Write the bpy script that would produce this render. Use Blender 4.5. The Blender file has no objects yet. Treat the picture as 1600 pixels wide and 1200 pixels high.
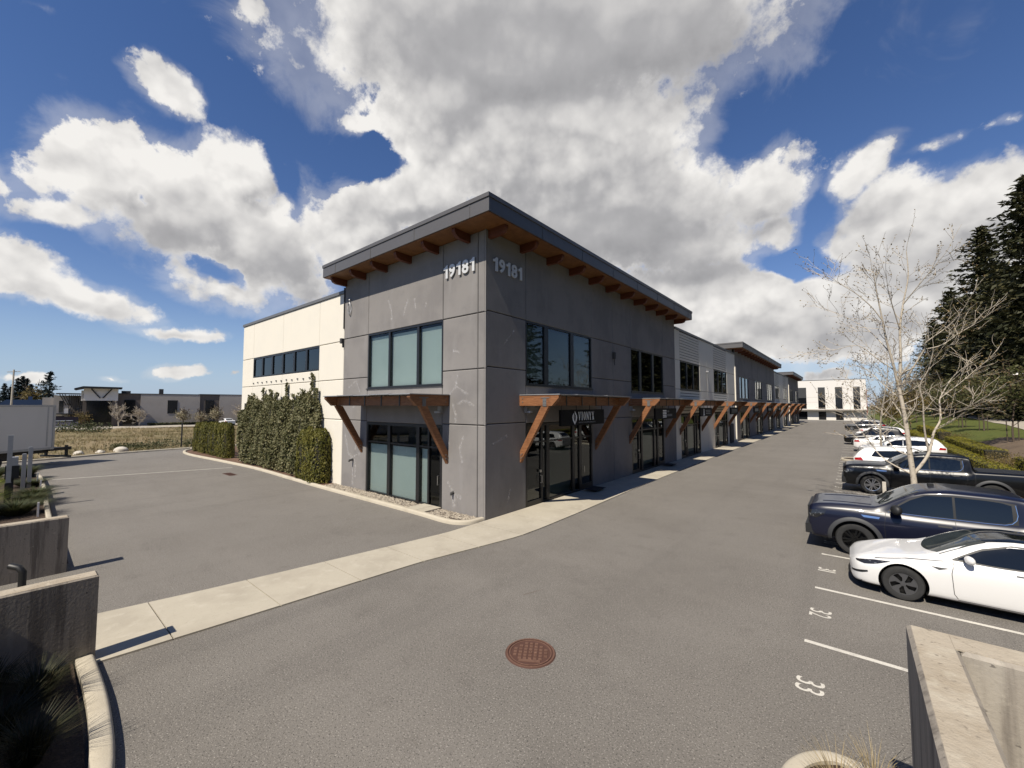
import bpy, bmesh, math, random
import numpy as np
from mathutils import Vector, Matrix, Euler
R = math.radians
rng = np.random.default_rng(7)
random.seed(7)
SC = bpy.context.scene
COL = SC.collection
# ------------------------------------------------------------------ object helpers
def tag(o, label=None, cat=None, group=None, kind=None):
    if label: o['label'] = label
    if cat: o['category'] = cat
    if group: o['group'] = group
    if kind: o['kind'] = kind
    return o
def empty(name, loc=(0, 0, 0), rz=0.0):
    o = bpy.data.objects.new(name, None); COL.objects.link(o)
    o.location = loc; o.rotation_euler = (0, 0, rz); o.empty_display_size = .3
    return o
def link(name, me, mats=None, parent=None, loc=None, rz=0.0):
    o = bpy.data.objects.new(name, me); COL.objects.link(o)
    if mats is not None:
        for m in (mats if isinstance(mats, (list, tuple)) else [mats]): me.materials.append(m)
    if parent: o.parent = parent
    if loc is not None: o.location = loc
    if rz: o.rotation_euler = (0, 0, rz)
    return o
def copy_tree(o, parent=None):
    c = o.copy(); COL.objects.link(c)
    if parent: c.parent = parent
    for ch in list(o.children): copy_tree(ch, c)
    return c
class MB:
    """collects simple shapes into one mesh"""
    def __init__(s): s.v = []; s.f = []; s.mi = []
    def add(s, vs, fs, mi=0):
        b = len(s.v); s.v += [tuple(p) for p in vs]
        s.f += [tuple(b + i for i in f) for f in fs]; s.mi += [mi] * len(fs); return s
    def box(s, a, b, mi=0):
        x0, y0, z0 = [min(a[i], b[i]) for i in range(3)]; x1, y1, z1 = [max(a[i], b[i]) for i in range(3)]
        return s.add([(x0,y0,z0),(x1,y0,z0),(x1,y1,z0),(x0,y1,z0),(x0,y0,z1),(x1,y0,z1),(x1,y1,z1),(x0,y1,z1)],
              [(0,3,2,1),(4,5,6,7),(0,1,5,4),(1,2,6,5),(2,3,7,6),(3,0,4,7)], mi)
    def prism(s, poly, axis, a, b, mi=0):
        """poly of 2D points extruded along axis from a to b; 2D coordinates are the other axes in order"""
        n = len(poly)
        def P(p, t):
            if axis == 0: return (t, p[0], p[1])
            if axis == 1: return (p[0], t, p[1])
            return (p[0], p[1], t)
        vs = [P(p, a) for p in poly] + [P(p, b) for p in poly]
        fs = [tuple(range(n)), tuple(range(2*n-1, n-1, -1))] + [(i, i+n, (i+1) % n + n, (i+1) % n) for i in range(n)]
        return s.add(vs, fs, mi)
    def bar(s, p, q, w, h=None, mi=0, up=(0, 0, 1)):
        """square bar from p to q"""
        h = h or w; p = Vector(p); q = Vector(q); d = (q-p).normalized(); u = Vector(up)
        if abs(d.dot(u)) > .98: u = Vector((1, 0, 0))
        r = d.cross(u).normalized(); u = r.cross(d).normalized()
        vs = [c + r*sx*w/2 + u*sy*h/2 for c in (p, q) for sx, sy in ((-1,-1),(1,-1),(1,1),(-1,1))]
        return s.add(vs, [(0,1,2,3),(7,6,5,4),(0,4,5,1),(1,5,6,2),(2,6,7,3),(3,7,4,0)], mi)
    def tube(s, pts, rad, n=8, mi=0, cap=True):
        pts = [Vector(p) for p in pts]; m = len(pts)
        rad = rad if isinstance(rad, (list, tuple)) else [rad]*m
        rings = []; prev = None
        for i, p in enumerate(pts):
            d = (pts[min(i+1, m-1)] - pts[max(i-1, 0)])
            d = d.normalized() if d.length > 1e-9 else Vector((0,0,1))
            if prev is None: a = d.orthogonal().normalized()
            else:
                a = prev - d*prev.dot(d); a = a.normalized() if a.length > 1e-6 else d.orthogonal().normalized()
            prev = a; b = d.cross(a)
            rings.append([p + (a*math.cos(2*math.pi*k/n) + b*math.sin(2*math.pi*k/n))*rad[i] for k in range(n)])
        vs = [q for r in rings for q in r]
        fs = [(i*n+k, i*n+(k+1) % n, (i+1)*n+(k+1) % n, (i+1)*n+k) for i in range(m-1) for k in range(n)]
        if cap: fs += [tuple(range(n-1, -1, -1)), tuple((m-1)*n+k for k in range(n))]
        return s.add(vs, fs, mi)
    def lathe(s, prof, n=24, axis='z', c=(0,0,0), mi=0):
        vs = []; m = len(prof)
        for r, h in prof:
            for k in range(n):
                a = 2*math.pi*k/n; x, y = r*math.cos(a), r*math.sin(a)
                p = (x, y, h) if axis == 'z' else ((x, h, y) if axis == 'y' else (h, x, y))
                vs.append((p[0]+c[0], p[1]+c[1], p[2]+c[2]))
        fs = [(i*n+k, i*n+(k+1) % n, (i+1)*n+(k+1) % n, (i+1)*n+k) for i in range(m-1) for k in range(n)]
        return s.add(vs, fs, mi)
    def mesh(s, name, smooth=None, recalc=True):
        me = bpy.data.meshes.new(name); me.from_pydata(s.v, [], s.f); me.update()
        if any(s.mi): me.polygons.foreach_set('material_index', s.mi)
        if recalc: bm = bmesh.new(); bm.from_mesh(me); bmesh.ops.recalc_face_normals(bm, faces=bm.faces); bm.to_mesh(me); bm.free()
        if smooth is not None:
            me.shade_smooth(); me.set_sharp_from_angle(angle=R(smooth))
        return me
    def build(s, name, mats, parent=None, loc=None, rz=0.0, smooth=None, recalc=True):
        return link(name, s.mesh(name, smooth, recalc), mats, parent, loc, rz)
def quads_mesh(name, V, smooth=False):
    """V: (n,4,3) array of separate quads"""
    V = np.asarray(V, dtype=np.float32); n = len(V)
    me = bpy.data.meshes.new(name)
    me.vertices.add(n*4); me.vertices.foreach_set('co', V.reshape(-1))
    me.loops.add(n*4); me.loops.foreach_set('vertex_index', np.arange(n*4, dtype=np.int32))
    me.polygons.add(n); me.polygons.foreach_set('loop_start', np.arange(0, n*4, 4, dtype=np.int32))
    try: me.polygons.foreach_set('loop_total', np.full(n, 4, dtype=np.int32))
    except Exception: pass
    me.update(calc_edges=True); me.validate()
    return me
def unit(v): return v / np.maximum(np.linalg.norm(v, axis=-1, keepdims=True), 1e-9)
def leaf_quads(P, size, ratio=.5, normal=None, nj=.6, along=None, aj=.3, fold=0):
    """leaf shaped cards centred on P. size scalar or array"""
    n = len(P); size = np.broadcast_to(np.asarray(size, float), (n,)) * rng.uniform(.7, 1.3, n)
    N = rng.normal(size=(n, 3)) if normal is None else unit(normal) + rng.normal(size=(n, 3))*nj
    N = unit(N)
    A = rng.normal(size=(n, 3)) if along is None else unit(along) + rng.normal(size=(n, 3))*aj
    A = unit(A - N*np.sum(A*N, 1, keepdims=True)); B = np.cross(N, A)
    s = size[:, None]; h = s*.5; w = s*.5*ratio
    Q = np.stack([P - A*h, P + B*w - A*h*.1, P + A*h, P - B*w - A*h*.1], 1)
    return Q
# ------------------------------------------------------------------ materials
def nodes(m):
    m.use_nodes = True; nt = m.node_tree; nt.nodes.clear()
    out = nt.nodes.new('ShaderNodeOutputMaterial'); return nt, out
def N(nt, t, **kw):
    n = nt.nodes.new(t)
    for k, v in kw.items(): setattr(n, k, v)
    return n
def L(nt, a, b): nt.links.new(a, b)
def math_node(nt, op, a, b=None, clamp=False):
    n = N(nt, 'ShaderNodeMath', operation=op); n.use_clamp = clamp
    for i, x in enumerate((a, b)):
        if x is None: continue
        if isinstance(x, (int, float)): n.inputs[i].default_value = x
        else: L(nt, x, n.inputs[i])
    return n.outputs[0]
def maprange(nt, x, a, b, c=0., d=1., smooth=True):
    n = N(nt, 'ShaderNodeMapRange'); n.interpolation_type = 'SMOOTHSTEP' if smooth else 'LINEAR'
    n.inputs[1].default_value = a; n.inputs[2].default_value = b; n.inputs[3].default_value = c; n.inputs[4].default_value = d
    L(nt, x, n.inputs[0]); return n.outputs[0]
def noise(nt, co, scale, detail=4, rough=.55, dist=0.0):
    n = N(nt, 'ShaderNodeTexNoise'); n.inputs['Scale'].default_value = scale; n.inputs['Detail'].default_value = detail
    n.inputs['Roughness'].default_value = rough; n.inputs['Distortion'].default_value = dist
    if co is not None: L(nt, co, n.inputs['Vector'])
    return n.outputs['Fac']
def mixc(nt, f, a, b):
    n = N(nt, 'ShaderNodeMix', data_type='RGBA')
    if isinstance(f, (int, float)): n.inputs[0].default_value = f
    else: L(nt, f, n.inputs[0])
    for i, x in ((6, a), (7, b)):
        if isinstance(x, (tuple, list)): n.inputs[i].default_value = (x[0], x[1], x[2], 1)
        else: L(nt, x, n.inputs[i])
    return n.outputs[2]
def coords(nt, scale=(1, 1, 1), kind='Object'):
    t = N(nt, 'ShaderNodeTexCoord'); mp = N(nt, 'ShaderNodeMapping'); mp.inputs['Scale'].default_value = scale
    L(nt, t.outputs[kind], mp.inputs['Vector']); return mp.outputs[0]
def pbr(name, c, rough=.7, metal=0., spec=.5, coat=0., layers=(), bumps=(), rvar=None, sub=0.):
    """layers: (colour, scale or (sx,sy,sz), lo, hi, amount[,detail]) mixed over c by noise; bumps: (scale, strength, distance)"""
    m = bpy.data.materials.new(name); nt, out = nodes(m)
    b = N(nt, 'ShaderNodeBsdfPrincipled'); L(nt, b.outputs[0], out.inputs[0])
    b.inputs['Roughness'].default_value = rough; b.inputs['Metallic'].default_value = metal
    b.inputs['Specular IOR Level'].default_value = spec; b.inputs['Coat Weight'].default_value = coat
    b.inputs['Coat Roughness'].default_value = .03
    col = None
    for ly in layers:
        c2, sc, lo, hi, amt = ly[:5]; det = ly[5] if len(ly) > 5 else 5
        co = coords(nt, (sc, sc, sc) if isinstance(sc, (int, float)) else sc)
        f = math_node(nt, 'MULTIPLY', maprange(nt, noise(nt, co, 1.0, det, .6), lo, hi), amt)
        col = mixc(nt, f, c if col is None else col, c2)
    if col is None: b.inputs['Base Color'].default_value = (*c, 1)
    else: L(nt, col, b.inputs['Base Color'])
    prev = None
    for sc, st, di in bumps:
        co = coords(nt, (sc, sc, sc) if isinstance(sc, (int, float)) else sc)
        bp = N(nt, 'ShaderNodeBump'); bp.inputs['Strength'].default_value = st; bp.inputs['Distance'].default_value = di
        L(nt, noise(nt, co, 1.0, 5, .6), bp.inputs['Height'])
        if prev: L(nt, prev, bp.inputs['Normal'])
        prev = bp.outputs[0]
    if prev: L(nt, prev, b.inputs['Normal'])
    if rvar:
        co = coords(nt, (rvar[0],)*3); L(nt, maprange(nt, noise(nt, co, 1.0, 4), .3, .7, rvar[1], rvar[2]), b.inputs['Roughness'])
    return m
def leafmat(name, c1, c2, c3=None, scale=1.2, trans=.25, rough=.6):
    """leaf colour varies from leaf to leaf and clump to clump"""
    m = bpy.data.materials.new(name); nt, out = nodes(m)
    co = coords(nt); f = maprange(nt, noise(nt, co, scale, 3), .32, .68)
    col = mixc(nt, f, c1, c2)
    g = N(nt, 'ShaderNodeNewGeometry')
    if c3: col = mixc(nt, maprange(nt, g.outputs['Random Per Island'], .55, 1., 0, .8), col, c3)
    b = N(nt, 'ShaderNodeBsdfPrincipled'); b.inputs['Roughness'].default_value = rough; b.inputs['Specular IOR Level'].default_value = .25
    L(nt, col, b.inputs['Base Color'])
    t = N(nt, 'ShaderNodeBsdfTranslucent'); L(nt, col, t.inputs['Color'])
    x = N(nt, 'ShaderNodeMixShader'); x.inputs[0].default_value = trans
    L(nt, b.outputs[0], x.inputs[1]); L(nt, t.outputs[0], x.inputs[2]); L(nt, x.outputs[0], out.inputs[0])
    return m
def glassmat(name, tint, refl=1.0):
    m = bpy.data.materials.new(name); nt, out = nodes(m)
    t = N(nt, 'ShaderNodeBsdfTransparent'); t.inputs[0].default_value = (*tint, 1)
    g = N(nt, 'ShaderNodeBsdfGlossy'); g.inputs['Roughness'].default_value = .01; g.inputs['Color'].default_value = (.9, .95, .97, 1)
    fr = N(nt, 'ShaderNodeFresnel'); fr.inputs['IOR'].default_value = 1.6
    f = math_node(nt, 'MULTIPLY', fr.outputs[0], refl, True)
    co = coords(nt); bp = N(nt, 'ShaderNodeBump'); bp.inputs['Strength'].default_value = .02; bp.inputs['Distance'].default_value = .05
    L(nt, noise(nt, co, .7, 2), bp.inputs['Height']); L(nt, bp.outputs[0], g.inputs['Normal'])
    x = N(nt, 'ShaderNodeMixShader'); L(nt, f, x.inputs[0]); L(nt, t.outputs[0], x.inputs[1]); L(nt, g.outputs[0], x.inputs[2])
    L(nt, x.outputs[0], out.inputs[0]); return m
MT = {}
MT['asphalt'] = pbr('asphalt', (.165, .152, .135), .9, spec=.25,
    layers=[((.138, .126, .111), .22, .40, .66, .75), ((.19, .174, .154), (.07, .5, 1), .45, .75, .6), ((.112, .102, .091), .13, .55, .78, .5), ((.125, .115, .103), (.95, .05, 1), .50, .72, .5), ((.12, .109, .097), 1.7, .52, .75, .5, 6),
            ((.40, .37, .33), 48, .57, .68, .62, 2), ((.04, .037, .034), 42, .56, .67, .75, 2), ((.5, .47, .43), 28, .72, .77, .8, 2), ((.06, .055, .05), 24, .66, .73, .6, 2)],
    bumps=[(70, .7, .012), (2.0, .12, .02)])
MT['walk'] = pbr('pale_concrete', (.40, .362, .29), .9, spec=.2,
    layers=[((.33, .295, .235), .9, .4, .7, .8), ((.46, .42, .345), 3.5, .5, .75, .6), ((.25, .222, .18), 9, .6, .8, .45), ((.22, .2, .165), 45, .6, .75, .4, 2)],
    bumps=[(90, .3, .004), (6, .1, .01)])
MT['kerb'] = pbr('kerb_concrete', (.43, .385, .305), .9, spec=.2, layers=[((.34, .3, .23), 1.5, .45, .7, .7), ((.49, .45, .37), 6, .5, .8, .6), ((.2, .18, .15), 34, .6, .75, .4, 2)], bumps=[(60, .4, .006)])
MT['oldconc'] = pbr('weathered_concrete', (.27, .238, .198), .92, spec=.2,
    layers=[((.115, .10, .085), (7, 7, .42), .49, .66, .8), ((.37, .335, .28), (4, 4, .4), .52, .70, .65), ((.17, .15, .125), 1.6, .48, .72, .6), ((.09, .08, .07), 22, .66, .74, .7, 2), ((.46, .42, .34), 9, .62, .76, .5)],
    bumps=[(25, .5, .01), ((14, 14, 1), .3, .01)])
MT['conctop'] = pbr('worn_concrete_top', (.37, .32, .25), .92, spec=.2,
    layers=[((.30, .25, .185), 2.2, .42, .68, .85), ((.43, .385, .305), 7, .5, .75, .7), ((.15, .128, .1), 18, .6, .74, .7, 3), ((.5, .46, .38), 30, .68, .78, .5, 2)], bumps=[(22, .7, .015), (90, .4, .005)])
MT['grey'] = pbr('grey_painted_concrete', (.215, .202, .192), .88, spec=.12,
    layers=[((.172, .162, .157), .5, .4, .65, .8), ((.235, .224, .218), (2.2, 2.2, .5), .5, .75, .6), ((.17, .163, .16), 4, .55, .75, .35), ((.30, .295, .295), 9, .7, .82, .25)], bumps=[(30, .12, .006), (2, .08, .02)])
MT['white'] = pbr('cream_painted_concrete', (.66, .615, .525), .8, spec=.3,
    layers=[((.63, .59, .51), .6, .4, .7, .7), ((.58, .54, .47), (3, 3, .4), .58, .8, .4)], bumps=[(30, .1, .005)])
MT['joint'] = pbr('joint_sealant', (.045, .043, .042), .9)
MT['stain'] = None
MT['metal'] = pbr('dark_grey_roof_metal', (.115, .108, .103), .46, metal=.25, spec=.5, layers=[((.115, .112, .11), .8, .4, .7, .6)], bumps=[(.55, .35, .09), (14, .03, .01)])
MT['cap'] = pbr('grey_metal_cap', (.15, .148, .146), .5, metal=.3, bumps=[(2, .1, .02)])
def woodmat(name, c1, c2, c3, rough=.55):
    m = bpy.data.materials.new(name); nt, out = nodes(m)
    t = N(nt, 'ShaderNodeTexCoord'); b = N(nt, 'ShaderNodeBsdfPrincipled'); b.inputs['Roughness'].default_value = rough; b.inputs['Specular IOR Level'].default_value = .35
    mp = N(nt, 'ShaderNodeMapping'); mp.inputs['Scale'].default_value = (1, 1, 1); L(nt, t.outputs['Object'], mp.inputs[0])
    w = noise(nt, mp.outputs[0], 2.2, 5, .6, .6)
    mp2 = N(nt, 'ShaderNodeMapping'); mp2.inputs['Scale'].default_value = (3, 3, 34); L(nt, t.outputs['Object'], mp2.inputs[0])
    g = noise(nt, mp2.outputs[0], 1.0, 5, .6, .8)
    col = mixc(nt, maprange(nt, g, .35, .65), c1, c2); col = mixc(nt, maprange(nt, w, .5, .75, 0, .6), col, c3)
    L(nt, col, b.inputs['Base Color'])
    bp = N(nt, 'ShaderNodeBump'); bp.inputs['Strength'].default_value = .2; bp.inputs['Distance'].default_value = .004; L(nt, g, bp.inputs['Height']); L(nt, bp.outputs[0], b.inputs['Normal'])
    L(nt, b.outputs[0], out.inputs[0]); return m
MT['timber'] = woodmat('stained_timber', (.165, .068, .028), (.26, .115, .05), (.10, .039, .016))
MT['soffit'] = woodmat('cedar_soffit', (.145, .062, .02), (.19, .085, .03), (.11, .045, .013))
MT['rafter'] = woodmat('dark_rafter_timber', (.085, .024, .010), (.12, .034, .014), (.06, .018, .008))
MT['frame'] = pbr('black_window_frame', (.012, .012, .013), .38, spec=.5)
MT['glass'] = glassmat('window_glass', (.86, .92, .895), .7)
MT['glassmid'] = glassmat('shade_tinted_window_glass', (.42, .48, .46), .9)  # window glass with the shade of the long front put into its tint
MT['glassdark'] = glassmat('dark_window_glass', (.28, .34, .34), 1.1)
MT['blind'] = pbr('roller_blind', (.54, .59, .56), .8, layers=[((.49, .54, .51), .8, .4, .7, .6)])
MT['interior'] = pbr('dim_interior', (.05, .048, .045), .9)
MT['steel'] = pbr('brushed_steel', (.55, .54, .52), .3, metal=1.)
MT['galv'] = pbr('galvanised_steel', (.42, .42, .42), .5, metal=.6, layers=[((.33, .33, .34), 6, .4, .7, .6)])
MT['black'] = pbr('black_plastic', (.012, .012, .012), .5)
MT['rubber'] = pbr('tyre_rubber', (.018, .018, .018), .78, layers=[((.03, .029, .027), 8, .4, .7, .6)], bumps=[(60, .2, .004)])
MT['numeral'] = pbr('silver_numeral', (.58, .58, .57), .5, metal=.2)
MT['paintline'] = pbr('road_paint', (.54, .51, .45), .85, layers=[((.32, .3, .27), 3.5, .5, .72, .75), ((.2, .19, .17), 45, .55, .7, .6, 3)])
MT['signblack'] = pbr('black_sign_face', (.005, .005, .0055), .65, spec=.15)
MT['signwhite'] = pbr('white_sign_lettering', (.86, .85, .82), .5)
MT['signgrey'] = pbr('grey_sign_lettering', (.22, .22, .22), .5)
MT['mat'] = pbr('door_mat_fabric', (.012, .012, .013), .95, bumps=[(120, .5, .01)])
MT['rust'] = pbr('rusty_iron', (.165, .09, .062), .72, metal=.3, layers=[((.11, .055, .038), 6, .4, .7, .8), ((.27, .145, .1), 20, .5, .75, .7)], bumps=[(50, .4, .006)])
MT['rustdark'] = pbr('dark_rust', (.07, .03, .02), .85)
MT['mulch'] = pbr('bark_mulch', (.052, .032, .02), .95, layers=[((.10, .06, .036), 14, .5, .7, .8, 4), ((.022, .015, .01), 22, .5, .7, .8, 3)], bumps=[(24, 1., .05), (80, .6, .02)])
MT['soil'] = pbr('reddish_soil', (.12, .066, .04), .95, layers=[((.075, .042, .027), 5, .45, .7, .8), ((.17, .1, .06), 20, .55, .75, .6)], bumps=[(30, .8, .03)])
MT['pebble'] = pbr('river_pebble', (.38, .33, .26), .8, layers=[((.16, .135, .11), 9, .42, .56, .85), ((.52, .47, .38), 12, .56, .68, .8)])
MT['lawn'] = pbr('mown_lawn', (.098, .108, .028), .95, spec=.15, layers=[((.095, .115, .03), .35, .4, .65, .8), ((.035, .055, .014), 2.4, .5, .75, .7), ((.13, .115, .05), .9, .58, .78, .6), ((.03, .045, .012), 30, .5, .75, .6, 3)], bumps=[(18, 1., .06), (60, .6, .03)])
MT['dirt'] = pbr('bare_brown_earth', (.12, .085, .055), .95, layers=[((.08, .055, .036), .8, .4, .7, .8), ((.17, .125, .08), 5, .55, .75, .6), ((.07, .075, .03), 1.3, .6, .78, .5)], bumps=[(14, .8, .05)])
MT['field'] = pbr('dry_field', (.22, .165, .085), .95, layers=[((.15, .125, .055), .16, .42, .66, .85), ((.30, .23, .13), .7, .5, .75, .7), ((.09, .085, .035), .4, .6, .76, .6), ((.1, .075, .04), 12, .5, .75, .5, 3)], bumps=[(6, 1., .2)])
MT['farland'] = pbr('distant_land', (.075, .085, .04), .95, layers=[((.12, .11, .06), .02, .4, .7, .8)])
MT['path'] = pbr('light_path_paving', (.36, .32, .26), .9, layers=[((.29, .26, .21), .4, .4, .7, .7)])
MT['rock'] = pbr('pale_boulder', (.5, .46, .39), .88, layers=[((.4, .36, .3), 2.5, .45, .7, .8)], bumps=[(8, .6, .03)])
MT['bark'] = pbr('pale_bark', (.44, .385, .31), .85, layers=[((.13, .105, .08), (7, 7, 16), .56, .66, .85), ((.52, .46, .37), 3, .5, .7, .6), ((.24, .19, .14), (18, 18, 9), .52, .7, .6)], bumps=[(30, .5, .01)])
MT['darkbark'] = pbr('dark_bark', (.075, .055, .04), .9, bumps=[(8, .7, .05)])
MT['bud'] = leafmat('spring_bud', (.20, .14, .055), (.13, .085, .045), (.26, .2, .08), 3)
MT['conifer'] = leafmat('conifer_needles', (.026, .030, .013), (.05, .05, .021), (.09, .078, .032), .22, .15)
MT['farconifer'] = leafmat('distant_conifer_needles', (.018, .026, .026), (.03, .04, .036), None, .1, .1)
MT['cedar'] = leafmat('cedar_foliage', (.06, .065, .010), (.12, .112, .018), (.17, .145, .03), 2.2, .2)
MT['ivy'] = leafmat('shrub_leaves', (.085, .088, .036), (.135, .13, .06), (.21, .185, .095), 1.1, .2, .55)
MT['hedge'] = leafmat('clipped_hedge_leaves', (.15, .145, .014), (.24, .215, .022), (.30, .26, .04), 1.6, .3)
MT['core'] = pbr('dark_inner_twigs', (.018, .016, .008), .95)
MT['streetleaf'] = leafmat('young_spring_leaves', (.05, .06, .018), (.085, .085, .03), (.13, .115, .05), .8, .3)
MT['blossom'] = leafmat('pale_blossom', (.34, .29, .2), (.25, .23, .13), (.42, .36, .28), 1, .3)
MT['ochre'] = leafmat('ochre_spring_leaves', (.17, .12, .04), (.12, .10, .04), None, 1, .3)
MT['grassgreen'] = leafmat('tuft_grass', (.04, .055, .02), (.07, .075, .03), (.11, .1, .05), 2, .2)
MT['grassbright'] = leafmat('lime_shrub', (.12, .16, .02), (.20, .22, .035), (.25, .26, .06), 2, .35)
MT['grassdark'] = leafmat('dark_grass_blades', (.02, .024, .009), (.035, .036, .014), (.09, .075, .04), 3, .2)
MT['grassdry'] = leafmat('dry_grass_blades', (.33, .26, .15), (.24, .19, .1), (.42, .34, .2), 1, .25)
MT['fieldgrass'] = leafmat('field_grass_blades', (.24, .185, .095), (.16, .145, .06), (.32, .26, .15), .3, .25)
MT['whitepaint'] = pbr('white_panel_paint', (.72, .71, .68), .4, layers=[((.66, .65, .62), (.6, .6, .3), .4, .7, .6), ((.55, .53, .5), (8, 8, .4), .6, .8, .3)])
MT['trailer'] = pbr('trailer_panel', (.62, .59, .54), .45, layers=[((.55, .53, .48), (.5, .5, .25), .4, .7, .7)])
MT['farwhite'] = pbr('far_white_cladding', (.66, .63, .59), .7)
MT['fargrey'] = pbr('far_grey_cladding', (.36, .325, .29), .8, layers=[((.31, .28, .25), .4, .4, .7, .6)])
MT['farbrown'] = pbr('far_brown_cladding', (.115, .095, .08), .8)
MT['farwin'] = pbr('far_dark_window', (.008, .009, .011), .08, spec=.6)
MT['redpanel'] = pbr('red_cladding', (.22, .045, .04), .7)
MT['blueroof'] = pbr('blue_roof', (.025, .05, .11), .6)
def carpaint(name, c, flake=0., coat=1.0):
    return pbr(name, c, .3, metal=flake, spec=.3, coat=coat)
MT['pw'] = carpaint('white_car_paint', (.68, .67, .65)); MT['pn'] = carpaint('navy_car_paint', (.0065, .0078, .019), .0, .45)
MT['pb'] = carpaint('black_car_paint', (.0035, .0035, .004), 0., .3); MT['pg'] = carpaint('dark_grey_car_paint', (.02, .021, .022), .3)
MT['carglass'] = pbr('tinted_car_glass', (.006, .008, .010), .03, spec=.65)
MT['wsglass'] = pbr('windscreen_glass', (.035, .042, .040), .03, spec=.7, layers=[((.01, .012, .012), 1.6, .42, .62, .8)])
MT['trim'] = pbr('black_car_trim', (.012, .012, .012), .55)
MT['greytrim'] = pbr('grey_arch_trim', (.035, .036, .038), .6)
MT['chrome'] = pbr('chrome', (.75, .75, .75), .12, metal=1.)
MT['lamp'] = pbr('clear_lamp_lens', (.05, .05, .052), .08, spec=.7, layers=[((.35, .35, .36), 14, .5, .62, .8, 2)])
MT['darklamp'] = pbr('smoked_lamp_lens', (.02, .02, .021), .06, spec=.7, layers=[((.22, .23, .24), 9, .56, .66, .7, 2)])
MT['redlamp'] = pbr('red_lamp_lens', (.30, .008, .008), .12, spec=.6)
MT['amber'] = pbr('amber_marker', (.5, .12, .02), .2)
MT['rimdark'] = pbr('dark_wheel_cover', (.075, .075, .078), .42, metal=.3)
MT['rimblack'] = pbr('black_alloy', (.012, .012, .012), .3, metal=.4)
MT['rimsilver'] = pbr('silver_alloy', (.55, .55, .55), .28, metal=.9)
# white drip marks on the paint: broken up by noise so the edges fray
def stainmat():
    m = bpy.data.materials.new('efflorescence'); nt, out = nodes(m)
    co = coords(nt); f = maprange(nt, noise(nt, co, 11, 6, .75), .40, .62, 0, .48)
    d = N(nt, 'ShaderNodeBsdfDiffuse'); d.inputs[0].default_value = (.56, .54, .53, 1); t = N(nt, 'ShaderNodeBsdfTransparent')
    x = N(nt, 'ShaderNodeMixShader'); L(nt, f, x.inputs[0]); L(nt, t.outputs[0], x.inputs[1]); L(nt, d.outputs[0], x.inputs[2]); L(nt, x.outputs[0], out.inputs[0]); return m
MT['stain'] = stainmat()
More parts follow.
